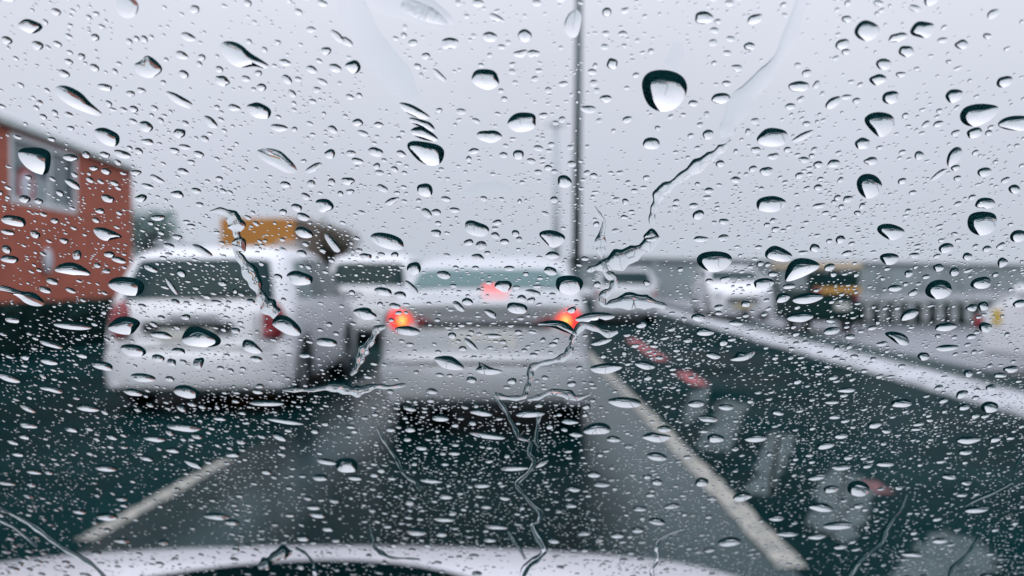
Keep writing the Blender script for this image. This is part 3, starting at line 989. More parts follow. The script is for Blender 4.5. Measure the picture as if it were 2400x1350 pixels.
# dashboard, header rail, roof lining, pillars, doors
db = MB().box((0, .17, .84), (1.36, .36, .16), bev=.05)
db.box((0, -.02, .76), (1.36, .16, .30), bev=.05)
db.build("dashboard", M["dash"], own, True)
MB().box((0, -.75, 1.72), (1.14, 1.2, .05), bev=.02).build("roof_lining", M["liner"], own)
MB().box((0, -.75, 1.76), (1.2, 1.3, .025), bev=.01).build("roof", M["bonnet"], own)
for sg in (-1, 1):
    a_, b_ = pane_pt(sg * .73, BB, -.02) - Vector((OX, 0, 0)), pane_pt(sg * .61, BT, -.02) - Vector((OX, 0, 0))
    MB().tube(a_, b_, .035, .035, 10).build("pillar", M["trim"], own, True)
    MB().box((sg * .76, -.6, .70), (.07, 1.9, .50), bev=.03).build("door_panel", M["dash"], own)
    MB().box((sg * .74, -1.15, 1.33), (.06, .10, .76), bev=.02).build("pillar", M["trim"], own)
def to_pane(px, py, n=0.0):
    d = ray(px, py)
    q = P0 + PN * n
    w = CAM + d * ((q - CAM).dot(PN) / d.dot(PN))
    r = w - P0
    return Vector((r.x, r.dot(PU)))
def wpt(a, b, n): return P0 + Vector((a, 0, 0)) + PU * b + PN * n
# wiper blade lying along the foot of the view
wb = MB()
sp = [to_pane(x, y) for x, y in ((-1400, 1470), (-600, 1440), (200, 1420), (1000, 1420), (1800, 1440), (2600, 1480))]
def crom(p, n):
    out = []
    for i in range(len(p) - 1):
        a, b, c_, d = p[max(0, i - 1)], p[i], p[i + 1], p[min(len(p) - 1, i + 2)]
        for k in range(n):
            t = k / n
            out.append(.5 * ((2 * b) + (c_ - a) * t + (2 * a - 5 * b + 4 * c_ - d) * t * t + (3 * b - a - 3 * c_ + d) * t ** 3))
    out.append(p[-1])
    return out
sp = crom(sp, 8)
v, f = [], []
for q_ in sp:
    for (db_, n_) in ((0, .0008), (.0, .006), (-.003, .009), (-.011, .009), (-.013, .003), (-.008, .0008)):
        v.append(wpt(q_.x, q_.y + db_, n_) - Vector((OX, 0, 0)))
for i in range(len(sp) - 1):
    for k in range(6):
        f.append((i * 6 + k, i * 6 + (k + 1) % 6, (i + 1) * 6 + (k + 1) % 6, (i + 1) * 6 + k))
wbo = obj("wiper", pymesh("wiper", v, f, True), M["rubber"], own)

# ------------------------------------------------------------------ rain on the windscreen
water = bpy.data.materials.new("rain_water")
water.use_nodes = True
wt = water.node_tree
wt.nodes.remove(wt.nodes["Principled BSDF"])
gb = wt.nodes.new("ShaderNodeBsdfRefraction")
gb.inputs["IOR"].default_value = 1.333
gb.inputs["Roughness"].default_value = 0.0
gb.inputs["Color"].default_value = (1, 1, 1, 1)
tl = wt.nodes.new("ShaderNodeBsdfTranslucent")      # teal tint put into the water to lighten the drops' black caps
tl.inputs["Color"].default_value = (.10, .60, .66, 1)
mxs = wt.nodes.new("ShaderNodeMixShader")
mxs.inputs[0].default_value = .022
wt.links.new(gb.outputs[0], mxs.inputs[1]); wt.links.new(tl.outputs[0], mxs.inputs[2])
wt.links.new(mxs.outputs[0], wt.nodes["Material Output"].inputs["Surface"])
GAP = .00012

# coverage raster in photo pixels (cells of 3 px), used to keep drops apart
CELL, PADX, PADY = 3, 800, 450
GW, GH = (2400 + 2 * PADX) // CELL, (1350 + 2 * PADY) // CELL
occ = np.zeros((GH, GW), bool)
gy, gx = np.mgrid[0:GH, 0:GW]
gx = gx * CELL - PADX; gy = gy * CELL - PADY
def mark(cx, cy, rx, ry, tilt=0.0, grow=1.15, test=False):
    R_ = max(rx, ry) * grow + CELL
    i0, i1 = int((cy - R_ + PADY) / CELL), int((cy + R_ + PADY) / CELL) + 2
    j0, j1 = int((cx - R_ + PADX) / CELL), int((cx + R_ + PADX) / CELL) + 2
    i0, j0 = max(i0, 0), max(j0, 0)
    if i0 >= GH or j0 >= GW: return False
    X_, Y_ = gx[i0:i1, j0:j1] - cx, gy[i0:i1, j0:j1] - cy
    ct, st = math.cos(tilt), math.sin(tilt)
    u = X_ * ct + Y_ * st; w = -X_ * st + Y_ * ct
    m = (u / (rx * grow + 1)) ** 2 + (w / (ry * grow + 1)) ** 2 <= 1
    if test: return bool(occ[i0:i1, j0:j1][m].any())
    occ[i0:i1, j0:j1] |= m
    return False

def cap_mesh(name, loop, k, nr=9, shift=.16, power=1.0, hmax=None):
    """closed drop: loop = outline in pane coordinates (metres), flat base, domed outside"""
    L_ = [Vector(p) for p in loop]
    c = sum(L_, Vector((0, 0))) / len(L_)
    A = np.array([(p - c)[:] for p in L_])
    ev, evec = np.linalg.eigh(A.T @ A)
    minor = float(np.abs(A @ evec[:, 0]).max())
    H = k * minor
    if hmax: H = min(H, hmax)
    n = len(L_)
    org = wpt(c.x, c.y, 0)
    v, f = [], []
    def W(p, z): return wpt(p.x, p.y, GAP + z) - org
    for r_ in range(nr):                       # rings from the rim inwards
        s = math.cos(math.pi / 2 * r_ / nr)
        z = H * (1 - s * s) ** power
        sh = Vector((0, -shift * minor * (1 - s)))
        for p in L_: v.append(W(c + (p - c) * s + sh, z))
    v.append(W(c + Vector((0, -shift * minor)), H))
    top = len(v) - 1
    for r_ in range(nr - 1):
        for i in range(n):
            j = (i + 1) % n
            f.append((r_ * n + i, r_ * n + j, (r_ + 1) * n + j, (r_ + 1) * n + i))
    for i in range(n): f.append(((nr - 1) * n + i, (nr - 1) * n + (i + 1) % n, top))
    b = len(v)
    for p in L_: v.append(W(p, 0))
    v.append(W(c, 0))
    for i in range(n): f.append((b + (i + 1) % n, b + i, b + n))
    # outline orientation: make faces point outwards
    area = sum(L_[i].x * L_[(i + 1) % n].y - L_[(i + 1) % n].x * L_[i].y for i in range(n))
    if area > 0: f = [q[::-1] for q in f]      # (right, up, out) is left-handed
    me = pymesh(name, v, f, True)
    me.materials.append(water)
    return me, org

def drop_outline(cx, cy, w, h, tilt, seed, n=36, wob=.06):
    """ellipse with a little wobble, in photo pixels"""
    q = random.Random(seed)
    am = [q.gauss(0, wob / (j + .6)) for j in range(1, 5)]; ph = [q.uniform(0, 6.3) for _ in range(4)]
    t_ = R(tilt)
    out = []
    for i in range(n):
        a = 2 * math.pi * i / n
        r_ = 1 + sum(am[j] * math.cos((j + 2) * a + ph[j]) for j in range(4))
        x, y = w / 2 * r_ * math.cos(a), h / 2 * r_ * math.sin(a)
        out.append((cx + x * math.cos(t_) - y * math.sin(t_), cy + x * math.sin(t_) + y * math.cos(t_)))
    return out

def smooth_loop(p, it=2, n=52):
    q_ = chaikin(p, it, True)
    d = [0.0]
    m = len(q_)
    for i in range(m): d.append(d[-1] + (q_[(i + 1) % m] - q_[i]).length)
    out = []
    for k in range(n):
        s = d[-1] * k / n
        i = max(j for j in range(m) if d[j] <= s)
        t = (s - d[i]) / max(1e-9, d[i + 1] - d[i])
        out.append(q_[i].lerp(q_[(i + 1) % m], t))
    return out

# --- labels: where a drop sits, told by what can be found in the picture
LAND = [
    ("the big round drop", 1557, 214), ("the drip of stacked drops", 995, 330), ("the lamp post", 1354, 200), ("the lamp post", 1352, 420),
    ("the far mast", 1300, 420), ("the brick building's window", 100, 400), ("the oval wall lamp", 105, 610), ("the red brick wall", 230, 520),
    ("the brick building's roof edge", 270, 360), ("the small tree", 345, 550), ("the ochre block", 600, 555), ("the brown side wall", 750, 560),
    ("the estate's rear window", 440, 665), ("the estate's boot", 440, 790), ("the estate's bumper", 460, 880), ("the estate's tail light", 628, 770),
    ("the estate's side window", 720, 655), ("the white hatchback", 860, 650), ("the saloon's rear window", 1130, 650), ("the high brake light", 1142, 683),
    ("the saloon's lit tail light", 935, 750), ("the saloon's boot", 1150, 790), ("the saloon's bumper", 1120, 895), ("the grey hatchback", 1470, 640),
    ("the oncoming white car", 1712, 680), ("the three-wheeler", 1960, 690), ("the long grey wall", 2200, 640), ("the balustrade", 2160, 735),
    ("the yellow sticker", 2350, 745), ("the pale far road", 2150, 800), ("the pale kerb", 2050, 850), ("the red road dash", 1500, 815),
    ("the long lane line", 1560, 1020), ("the lane line's near end", 1790, 1280), ("the faded hatching", 1810, 1090), ("the nearest hatch stripe", 2200, 1300),
    ("the middle hatch stripe", 1970, 1180), ("the short lane line", 360, 1180), ("the white bonnet", 600, 1310), ("the white bonnet", 1400, 1320),
    ("the dark hedge", 110, 790), ("the shadow under the saloon", 1130, 1030), ("the shadow under the estate", 430, 1000), ("the wet lane", 800, 1130),
    ("the dark road", 120, 1080), ("the dark road", 2200, 1050), ("the winding trickle", 1540, 450), ("the open sky", 1900, 200), ("the open sky", 650, 200),
]
def place_words(x, y):
    best = min(LAND, key=lambda l: (l[1] - x) ** 2 + 1.6 * (l[2] - y) ** 2)
    nm, lx, ly = best
    dx, dy = x - lx, y - ly
    r_ = math.hypot(dx, dy)
    if r_ < 26: return "over " + nm
    near = "just " if r_ < 75 else ("" if r_ < 150 else "well ")
    a = math.degrees(math.atan2(-dy, dx)) % 360
    d = ["to the right of", "above and right of", "above", "above and left of", "to the left of", "below and left of", "below", "below and right of"][int((a + 22.5) // 45) % 8]
    return f"{near}{d} {nm}"
def drop_words(x, y, w, h, tilt):
    s = max(w, h * 1.4)
    size = "very small" if s < 23 else "small" if s < 32 else "mid-sized" if s < 48 else "large" if s < 70 else "very large"
    asp = w / max(h, 1)
    shp = "flat" if asp > 2.6 else "oval" if asp > 1.55 else "round"
    if abs(tilt) >= 22: shp = "slanted " + shp if asp > 1.3 else "tilted round"
    return f"{size} {shp} raindrop {place_words(x, y)}"

DROPS = []      # (size, name, mesh-maker args, label)
used_seed = [100]
def D(x, y, w, h, tilt=0, k=.46, label=None, wob=.06):
    used_seed[0] += 1
    DROPS.append((w * h, "e", (x, y, w, h, tilt, k, wob, used_seed[0]), label or drop_words(x, y, w, h, tilt)))
def P(pts, k=.5, label=None, shift=.16):
    k = min(1.05, k * 1.12) if k > .9 else min(.80, k * 1.10); shift = max(shift, .38)
    xs, ys = [p[0] for p in pts], [p[1] for p in pts]
    w, h = max(xs) - min(xs), max(ys) - min(ys)
    x, y = (max(xs) + min(xs)) / 2, (max(ys) + min(ys)) / 2
    DROPS.append((w * h * 50, "p", (pts, k, shift, x, y, w, h), label or drop_words(x, y, w, h, 0)))

# individually traced drops
P([(512, 106), (524, 97), (547, 97), (568, 107), (586, 125), (612, 140), (634, 156), (622, 163), (596, 155), (572, 160), (545, 155), (520, 130)], .55, "large comma-shaped raindrop with a trailing tail high above the ochre block")
P([(123, 208), (140, 200), (160, 202), (190, 217), (208, 238), (226, 254), (242, 268), (232, 274), (200, 265), (165, 250), (138, 232)], .55, "large slanted comma-shaped raindrop in the sky above the brick building")
P([(270, -6), (300, -12), (318, 0), (326, 16), (318, 38), (295, 46), (272, 30)], .30, "large blurred raindrop cut by the top edge above the brick building")
P([(313, 150), (328, 145), (342, 128), (360, 137), (381, 158), (378, 172), (350, 186), (325, 178), (312, 162)], .42, "large two-lobed raindrop in the sky above the brick building")
P([(219, 304), (240, 298), (262, 306), (281, 318), (279, 340), (262, 346), (238, 336), (221, 318)], .60, "large blocky raindrop just off the brick building's roof edge")
P([(40, 354), (56, 346), (95, 346), (120, 358), (118, 388), (112, 408), (95, 411), (65, 398), (44, 374)], .75, "very large dark topped raindrop over the brick building's window")
P([(600, 352), (625, 347), (655, 352), (675, 370), (692, 388), (698, 405), (676, 409), (648, 394), (616, 378), (601, 364)], .30, "large pale leaf-shaped raindrop in the sky above the ochre block")
P([(930, 14), (965, -14), (1005, -8), (1034, 15), (1064, 42), (1062, 62), (1015, 56), (965, 40)], .25, "large blurred slanted raindrop at the top edge, left of the lamp post")
P([(1321, 58), (1333, 30), (1350, 22), (1365, 32), (1363, 58), (1353, 88), (1338, 90), (1325, 78)], .48, "tall bell-shaped raindrop over the top of the lamp post")
P([(1503, 205), (1507, 182), (1522, 168), (1548, 163), (1583, 168), (1606, 184), (1613, 210), (1602, 236), (1584, 256), (1558, 264), (1534, 259), (1514, 242)], .86, "biggest round raindrop with a dark ring, alone in the sky right of the lamp post", .10)
P([(930, 240), (958, 242), (985, 256), (1012, 276), (1000, 282), (972, 276), (944, 260)], .93, "thin slanted raindrop, topmost of the drip of stacked drops")
P([(958, 274), (985, 280), (1012, 288), (1022, 308), (1008, 310), (985, 299), (958, 286)], .93, "curved raindrop, second from the top of the drip of stacked drops")
P([(958, 308), (975, 296), (998, 300), (1022, 318), (1030, 332), (1003, 332), (974, 322)], .93, "arched raindrop, third from the top of the drip of stacked drops")
P([(951, 342), (962, 330), (990, 332), (1022, 338), (1036, 345), (1043, 358), (1036, 382), (1018, 391), (988, 384), (966, 364)], .91, "large round raindrop at the foot of the drip of stacked drops")
P([(2000, 76), (2012, 54), (2030, 46), (2050, 54), (2064, 65), (2056, 88), (2034, 99), (2012, 92)], .58, "large peaked raindrop high in the sky above the three-wheeler")
P([(2247, 276), (2258, 252), (2290, 243), (2325, 245), (2346, 252), (2330, 278), (2295, 298), (2262, 296)], .62, "very large raindrop with a tapering end in the sky above the long grey wall")
P([(2022, 282), (2038, 266), (2062, 262), (2090, 268), (2100, 285), (2092, 306), (2066, 327), (2042, 308)], .60, "large heart-shaped raindrop with a pointed foot in the sky above the three-wheeler")
P([(2006, 430), (2015, 412), (2035, 406), (2058, 414), (2071, 436), (2060, 458), (2035, 469), (2014, 455)], .85, "large dark hooded raindrop in the sky well above the three-wheeler")
P([(215, 536), (234, 532), (262, 540), (292, 557), (268, 561), (246, 567), (226, 556)], .62, "large pointed raindrop over the upper right of the red brick wall")
P([(122, 636), (140, 618), (170, 614), (200, 628), (217, 645), (190, 648), (150, 642)], .62, "very large dome-shaped raindrop just right of the oval wall lamp")
P([(0, 668), (22, 673), (48, 684), (75, 684), (95, 696), (108, 716), (85, 720), (58, 712), (42, 696), (15, 684), (-8, 680)], .5, "large tailed raindrop at the foot of the red brick wall by the picture's edge")
P([(250, 668), (262, 652), (292, 648), (330, 656), (341, 675), (327, 694), (295, 694), (262, 680)], .75, "very large dark capped raindrop over the estate's rear left corner pillar")
P([(247, 770), (272, 744), (300, 741), (333, 754), (318, 776), (305, 787), (270, 782)], .75, "very large dark raindrop over the estate's far tail light")
P([(421, 806), (432, 775), (452, 762), (490, 776), (520, 794), (515, 812), (470, 816)], .70, "very large dark square raindrop over the estate's number plate recess")
P([(566, 815), (570, 795), (590, 798), (604, 812), (619, 828), (598, 831), (575, 824)], .70, "dark raindrop touching the estate's near tail light from below")
P([(864, 556), (880, 544), (915, 548), (945, 562), (947, 587), (915, 587), (880, 574)], .70, "very large dark topped raindrop in the sky above the white hatchback")
P([(1258, 546), (1290, 537), (1328, 552), (1320, 572), (1296, 585), (1276, 568)], .66, "large pointed raindrop between the far mast's foot and the lamp post")
P([(1301, 664), (1308, 648), (1345, 645), (1370, 658), (1362, 682), (1338, 696), (1306, 682)], .72, "large dark capped raindrop on the saloon's rear pillar below the lamp post")
P([(1014, 838), (1050, 833), (1068, 840), (1090, 862), (1085, 870), (1040, 866), (1022, 850)], .60, "large hooded raindrop over the middle of the saloon's boot")
P([(1112, 868), (1125, 858), (1118, 846), (1140, 858), (1160, 866), (1186, 872), (1150, 881), (1124, 876)], .60, "large winged raindrop over the right half of the saloon's boot")
P([(1630, 612), (1640, 594), (1675, 588), (1710, 594), (1719, 612), (1700, 633), (1672, 641), (1645, 630)], .78, "very large round raindrop above the oncoming white car")
P([(1792, 590), (1812, 574), (1836, 582), (1862, 600), (1850, 616), (1815, 612), (1794, 606)], .66, "upper of two joined raindrops beside the three-wheeler's roof")
P([(1838, 650), (1848, 618), (1870, 604), (1905, 608), (1928, 624), (1900, 642), (1862, 658), (1842, 662)], .74, "lower and larger of two joined raindrops beside the three-wheeler's roof")
P([(2266, 525), (2272, 502), (2300, 495), (2334, 500), (2338, 520), (2330, 545), (2300, 555), (2275, 545)], .84, "large dark hooded raindrop in the sky above the balustrade")
P([(2053, 540), (2062, 526), (2090, 524), (2122, 538), (2120, 552), (2094, 567), (2070, 556)], .70, "large flat topped raindrop in the sky right above the three-wheeler")
P([(2166, 684), (2178, 662), (2205, 654), (2230, 664), (2232, 690), (2205, 704), (2176, 698)], .82, "large dark hooded raindrop over the grey wall above the balustrade")
P([(2070, 782), (2090, 776), (2118, 782), (2132, 796), (2130, 812), (2104, 808), (2086, 794)], .66, "large hooked raindrop over the pale far road before the balustrade")
P([(1706, 846), (1722, 836), (1728, 824), (1752, 828), (1774, 822), (1762, 840), (1740, 848)], .40, "bright four-pointed raindrop over the dark road before the pale kerb")
P([(634, 760), (648, 738), (672, 740), (696, 758), (709, 778), (700, 790), (672, 785), (650, 772)], .72, "large dark raindrop at the foot of the trickle beside the estate's tail light")
P([(1340, 750), (1375, 733), (1420, 732), (1448, 742), (1425, 752), (1400, 750), (1368, 758)], .62, "dark curved raindrop under the saloon's near brake light")
P([(1250, 762), (1285, 750), (1325, 752), (1345, 772), (1358, 790), (1330, 782), (1290, 766)], .62, "dark wing-shaped raindrop left of the saloon's near brake light")
P([(757, 552), (768, 545), (780, 560), (794, 575), (800, 590), (786, 594), (774, 580)], .6, "tilted dark edged raindrop over the ochre block's brown side wall")
P([(2218, 384), (2222, 360), (2240, 343), (2256, 348), (2256, 366), (2240, 386), (2226, 394)], .62, "tall tilted raindrop in the sky well above the balustrade")
P([(2333, 296), (2352, 276), (2390, 270), (2420, 276), (2420, 306), (2370, 308)], .50, "large raindrop cut by the right edge, below the tapering raindrop")
P([(445, 574), (462, 572), (484, 584), (502, 600), (488, 606), (462, 592)], .55, "large slanted raindrop on the estate's roof edge")
P([(1505, 556), (1515, 545), (1528, 532), (1546, 552), (1538, 566), (1518, 568)], .55, "raindrop on a bend of the winding trickle right of the lamp post")

# x, y, w, h, tilt of the plainly seen drops, read off the photograph
LIST = """
70 62 55 32 10|420 235 76 20 28|607 260 58 36 25|341 297 36 24 35|420 313 30 22 5|345 333 32 14 10|493 287 40 20 42|653 300 42 17 10|425 130 32 18 20|472 135 20 14 8
440 87 38 18 22|455 22 26 18 15|580 8 22 14 10|755 8 26 14 20|130 28 26 16 15|87 107 30 20 12|15 95 28 18 20|222 88 22 16 18|190 133 18 16 10|160 145 22 13 20
245 205 38 15 8|305 220 22 14 15|313 256 22 15 18|520 190 38 22 22|513 163 20 15 5|575 185 22 15 12|672 187 26 20 42|613 205 22 18 10|684 220 24 14 50|605 172 18 14 5
548 253 30 16 8|667 147 30 15 10|785 160 30 20 12|728 70 24 14 6|755 192 30 12 28|790 86 42 18 42|165 370 38 16 8|286 362 42 18 15|245 363 24 14 12|465 362 26 15 15
432 345 30 12 10|735 394 42 17 -32|318 405 26 13 6|368 420 40 12 30|428 402 26 15 14|668 433 26 14 4|345 437 30 12 14|220 395 22 12 10|248 402 24 15 12|170 432 42 16 30
828 157 36 30 4|812 98 34 17 30|1120 8 28 18 0|1163 42 42 13 24|1054 102 42 27 4|1148 87 34 24 -10|1230 84 32 30 4|1220 126 32 18 -14|1250 126 30 18 4|1138 186 66 48 6
1030 177 44 13 46|967 101 26 14 -14|998 132 22 15 5|978 156 18 13 5|1320 197 22 13 4|1388 169 22 14 6|1435 150 26 26 0|1420 232 28 18 0|1420 79 18 13 0|1460 80 22 14 4
1380 257 38 18 5|1224 287 70 46 -6|1147 320 58 30 3|838 288 26 18 4|887 293 22 14 6|850 313 26 14 14|880 357 36 22 8|940 361 22 16 5|822 360 24 14 0|1215 363 27 22 0
1180 364 20 14 0|1245 378 22 13 8|1262 348 24 14 18|1110 355 26 14 -10|1323 426 36 28 2|1527 337 42 28 0|996 446 40 30 16|815 425 32 18 2|896 442 32 14 30|1470 281 26 14 -20
1650 42 44 30 0|2163 70 56 40 -10|2105 88 42 22 -12|1985 45 24 16 0|1710 8 24 14 0|2060 8 26 14 4|2145 20 32 15 14|1770 45 42 20 -20|1757 109 28 18 0|1713 92 22 14 4
1705 125 22 13 0|1728 160 28 16 10|1675 72 22 15 -5|1975 104 34 24 -20|1983 122 22 14 4|2125 121 36 28 0|2072 151 38 26 -10|2255 105 32 22 -8|2210 95 26 13 -8|2315 85 22 13 -5
2058 187 38 26 -4|2112 175 22 14 0|2088 229 42 30 -15|1873 203 48 26 -4|2355 192 36 28 -12|2237 225 44 30 -10|1690 231 46 25 -2|1703 196 22 13 0|1625 243 24 15 0|1953 241 42 22 -35
1853 250 26 15 -4|1985 228 26 12 -4|1812 323 72 46 -3|1882 320 58 15 -26|2022 337 36 27 -4|2285 312 42 22 -20|2318 312 18 13 0|1660 316 28 22 0|2200 291 26 14 -14|1772 352 24 15 0
1813 367 26 16 -10|1885 375 26 14 5|1955 384 30 20 -6|2042 378 30 20 -6|2155 365 24 20 -4|2240 394 22 14 -10|2200 410 52 11 -38|2308 404 34 22 -8|1797 402 30 22 0|1765 396 20 14 -20
1725 422 24 15 10|1662 447 22 14 0|2115 425 22 14 -8|2378 444 30 20 -6|32 518 58 26 10|57 467 30 17 10|90 472 22 13 8|252 466 32 17 14|234 495 22 13 8|82 550 28 15 22
18 545 32 13 8|128 518 20 13 8|180 598 22 22 20|256 597 26 15 8|278 610 34 15 15|15 585 24 18 42|22 608 44 18 5|122 660 30 15 16|105 680 32 14 14|415 456 32 17 6
330 465 30 17 8|370 511 34 14 -4|760 482 42 32 8|695 487 26 18 10|710 509 32 18 20|663 497 18 14 12|712 546 44 24 18|415 556 24 12 8|395 577 24 15 10|353 630 36 14 26
402 672 46 12 55|425 641 24 16 40|702 653 64 32 9|312 822 62 28 8|378 786 52 16 8|418 824 32 17 6|370 840 34 16 10|765 803 52 20 3|335 886 60 20 3|240 858 52 20 10
402 850 22 18 10|465 852 24 30 20|600 842 30 14 8|30 750 38 16 4|170 765 88 17 4|120 808 56 14 14|115 848 42 16 12|60 838 26 13 10|193 834 28 13 10|20 886 58 18 16
1117 537 58 36 15|1022 547 24 18 10|1000 500 28 19 42|1022 498 24 15 6|1065 493 24 13 4|918 472 38 13 -28|1045 467 22 13 5|1165 522 22 13 -14|1098 569 24 15 -6|1182 567 22 14 4
1120 604 30 17 5|970 630 32 32 20|857 602 26 18 4|925 598 18 14 0|1295 599 32 18 5|1290 636 32 20 8|1040 645 32 20 10|1180 671 40 27 12|1250 687 38 15 14|965 674 42 14 46
898 684 42 20 10|938 692 30 16 8|855 736 54 27 4|1212 723 50 27 10|1075 719 36 15 42|925 718 26 15 0|955 776 54 24 8|1155 788 42 11 2|1150 736 34 14 30|1104 808 40 14 42
1105 891 24 16 8|1200 894 22 15 4|1420 864 74 24 -4|1512 857 44 20 12|1410 802 48 14 -14|1807 479 68 40 -4|2310 477 48 26 -8|1988 467 24 16 -6|1637 504 28 22 -20|1920 483 30 13 -10
1697 520 24 14 0|1643 561 36 14 0|2387 554 38 30 -10|1970 562 24 18 -6|1910 582 24 20 -10|2218 582 38 22 -4|2085 607 46 27 0|2268 602 24 18 -6|2350 616 28 20 -30|2200 628 26 18 -4
2237 638 24 20 0|1790 665 48 26 -12|2300 664 48 29 -6|1850 672 32 12 -6|2098 676 34 16 -4|1893 700 74 24 -4|1835 699 34 22 -14|2132 738 44 24 -30|1875 744 60 24 -2|1637 745 34 18 0
1725 758 32 13 4|1748 713 22 15 5|2217 767 54 19 -4|1950 776 40 18 -10|1993 790 26 12 -4|2220 816 52 16 -5|2278 722 26 17 0|2305 718 26 22 0|2310 768 32 24 20|2390 712 32 18 -8
2165 836 28 20 0|2270 876 22 18 0|2370 866 36 17 -4|2345 880 32 12 0|1652 779 42 18 0|1672 834 36 15 8|65 958 40 14 22|67 997 43 16 8|123 913 58 14 10|205 957 54 17 12
168 1007 34 13 9|57 1024 30 12 10|30 1037 28 12 22|42 1065 30 12 9|80 1107 38 11 6|15 1133 42 11 8|248 1098 52 16 5|262 1025 28 12 12|312 920 44 18 8|436 919 60 30 9
625 946 78 14 -2|668 988 88 12 9|430 1002 82 20 8|362 1029 54 14 6|515 982 28 11 4|405 1056 36 12 5|453 1089 46 14 22|343 1075 34 12 12|655 1025 36 16 22|545 1066 36 13 3
765 1083 52 13 5|750 1120 38 16 5|285 1268 40 12 4|250 1212 54 18 5|507 1211 62 16 5|543 1225 38 13 5|285 1170 30 11 4|185 1200 36 11 6|735 1190 32 13 6|745 1208 38 14 6
383 1272 26 14 3|710 1262 32 15 4|768 1240 28 14 4|425 958 26 13 25|1128 968 48 17 4|1032 981 42 15 2|960 958 32 13 12|1242 971 70 16 -2|1335 989 40 13 3|1400 1006 60 30 -4
1465 944 78 25 4|1538 1026 66 21 3|1438 1030 34 15 3|1350 1019 32 13 4|1143 1022 86 14 8|1557 1006 32 16 2|955 1030 22 11 5|988 1050 28 13 4|1065 1063 28 11 3|1540 1071 50 19 3
1205 1098 62 14 -2|1270 1087 36 12 -30|1010 1127 52 13 6|1130 1138 38 14 2|1045 1164 34 15 4|1183 1168 26 12 8|1140 1188 26 12 4|812 1092 54 34 6|832 1121 34 13 4|1392 1113 32 15 3
1410 1136 36 15 2|1345 1147 30 14 6|1338 1185 28 13 4|1540 1131 28 14 2|1500 1193 30 14 2|1540 1223 40 17 4|1495 1243 30 14 0|1448 1256 32 14 -4|1042 1218 52 12 3|976 1248 48 17 4
1163 1235 58 13 4|1035 1253 28 13 0|1148 1266 32 12 2|1298 1268 28 14 10|1370 1250 36 13 -4|1575 1187 38 13 -6|1632 947 38 18 0|1702 955 36 15 3|1660 982 48 16 6|1677 1028 36 23 2
1772 1028 52 19 -3|1823 968 28 13 10|1950 943 34 11 0|1985 915 42 12 -4|2113 946 52 19 -4|2050 997 34 15 -6|2078 1011 26 11 -3|1957 977 30 12 -5|1972 1022 32 15 -12|1935 1045 42 17 -6
2270 1032 58 17 -2|2263 1060 34 14 -3|2075 1088 42 14 0|1973 1096 46 14 -3|1915 1119 42 15 -10|2225 1118 34 13 8|2265 1132 26 12 3|2012 1146 54 36 -2|1948 1147 36 18 -6|1740 1165 46 20 -12
1645 1131 36 19 -2|1925 1190 60 20 3|1965 1233 72 18 -2|1820 1215 36 15 -2|1845 1252 54 13 2|1710 1271 58 20 -2|1663 1290 24 12 -4|2290 1195 62 15 -3|2205 1268 42 12 -10|2140 1300 52 13 2
1970 1282 34 13 -2|1915 1258 42 15 -4|2320 955 46 24 -4|2260 955 28 15 -14|2255 925 32 17 -20
"""
for ent in LIST.replace("\n", "|").split("|"):
    if ent.strip():
        x, y, w, h, t = (float(q_) for q_ in ent.split())
        D(x, y, w, h, t, wob=.095, k=rnd.uniform(.56, .78) if w * h < 900 else rnd.uniform(.66, .82))

# keep the 300 that show largest as things; the rest join the fine spray
DROPS.sort(key=lambda d: -d[0])
loops = []
for i, (sz, kind, a_, lab) in enumerate(DROPS):
    if kind == "e":
        x, y, w, h, tilt, k, wob, seed = a_
        lp_ = drop_outline(x, y, w, h, tilt, seed, 36 if i < 150 else 26, wob)
        lp_ = [to_pane(*p) for p in lp_]
        mark(x, y, w / 2, h / 2, R(tilt))
        loops.append((lp_, k, .34, lab, w))
    else:
        pts, k, sh, x, y, w, h = a_
        lp_ = [to_pane(p[0], p[1]) for p in smooth_loop(pts)]
        for p in smooth_loop(pts, 1, 30):
            for t in (.0, .5, .9): mark(x + (p[0] - x) * t, y + (p[1] - y) * t, 10, 7)
        loops.append((lp_, k, sh, lab, w))
NTHING = 296
by = {}
for L_ in loops[:NTHING]: by.setdefault(L_[3], []).append(L_)
spray_v, spray_f = [], []
for i, (lp_, k, sh, lab, w) in enumerate(loops):
    me, org = cap_mesh("raindrop", lp_, k, 10 if w > 40 else 7, sh)
    if i < NTHING:
        o = obj("raindrop", me); o.location = org
        tag(o, lab, "raindrop", "raindrops on the windscreen")
    else:
        n0 = len(spray_v)
        spray_v += [tuple(v_.co + org) for v_ in me.vertices]
        spray_f += [tuple(j + n0 for j in p.vertices) for p in me.polygons]
        bpy.data.meshes.remove(me)

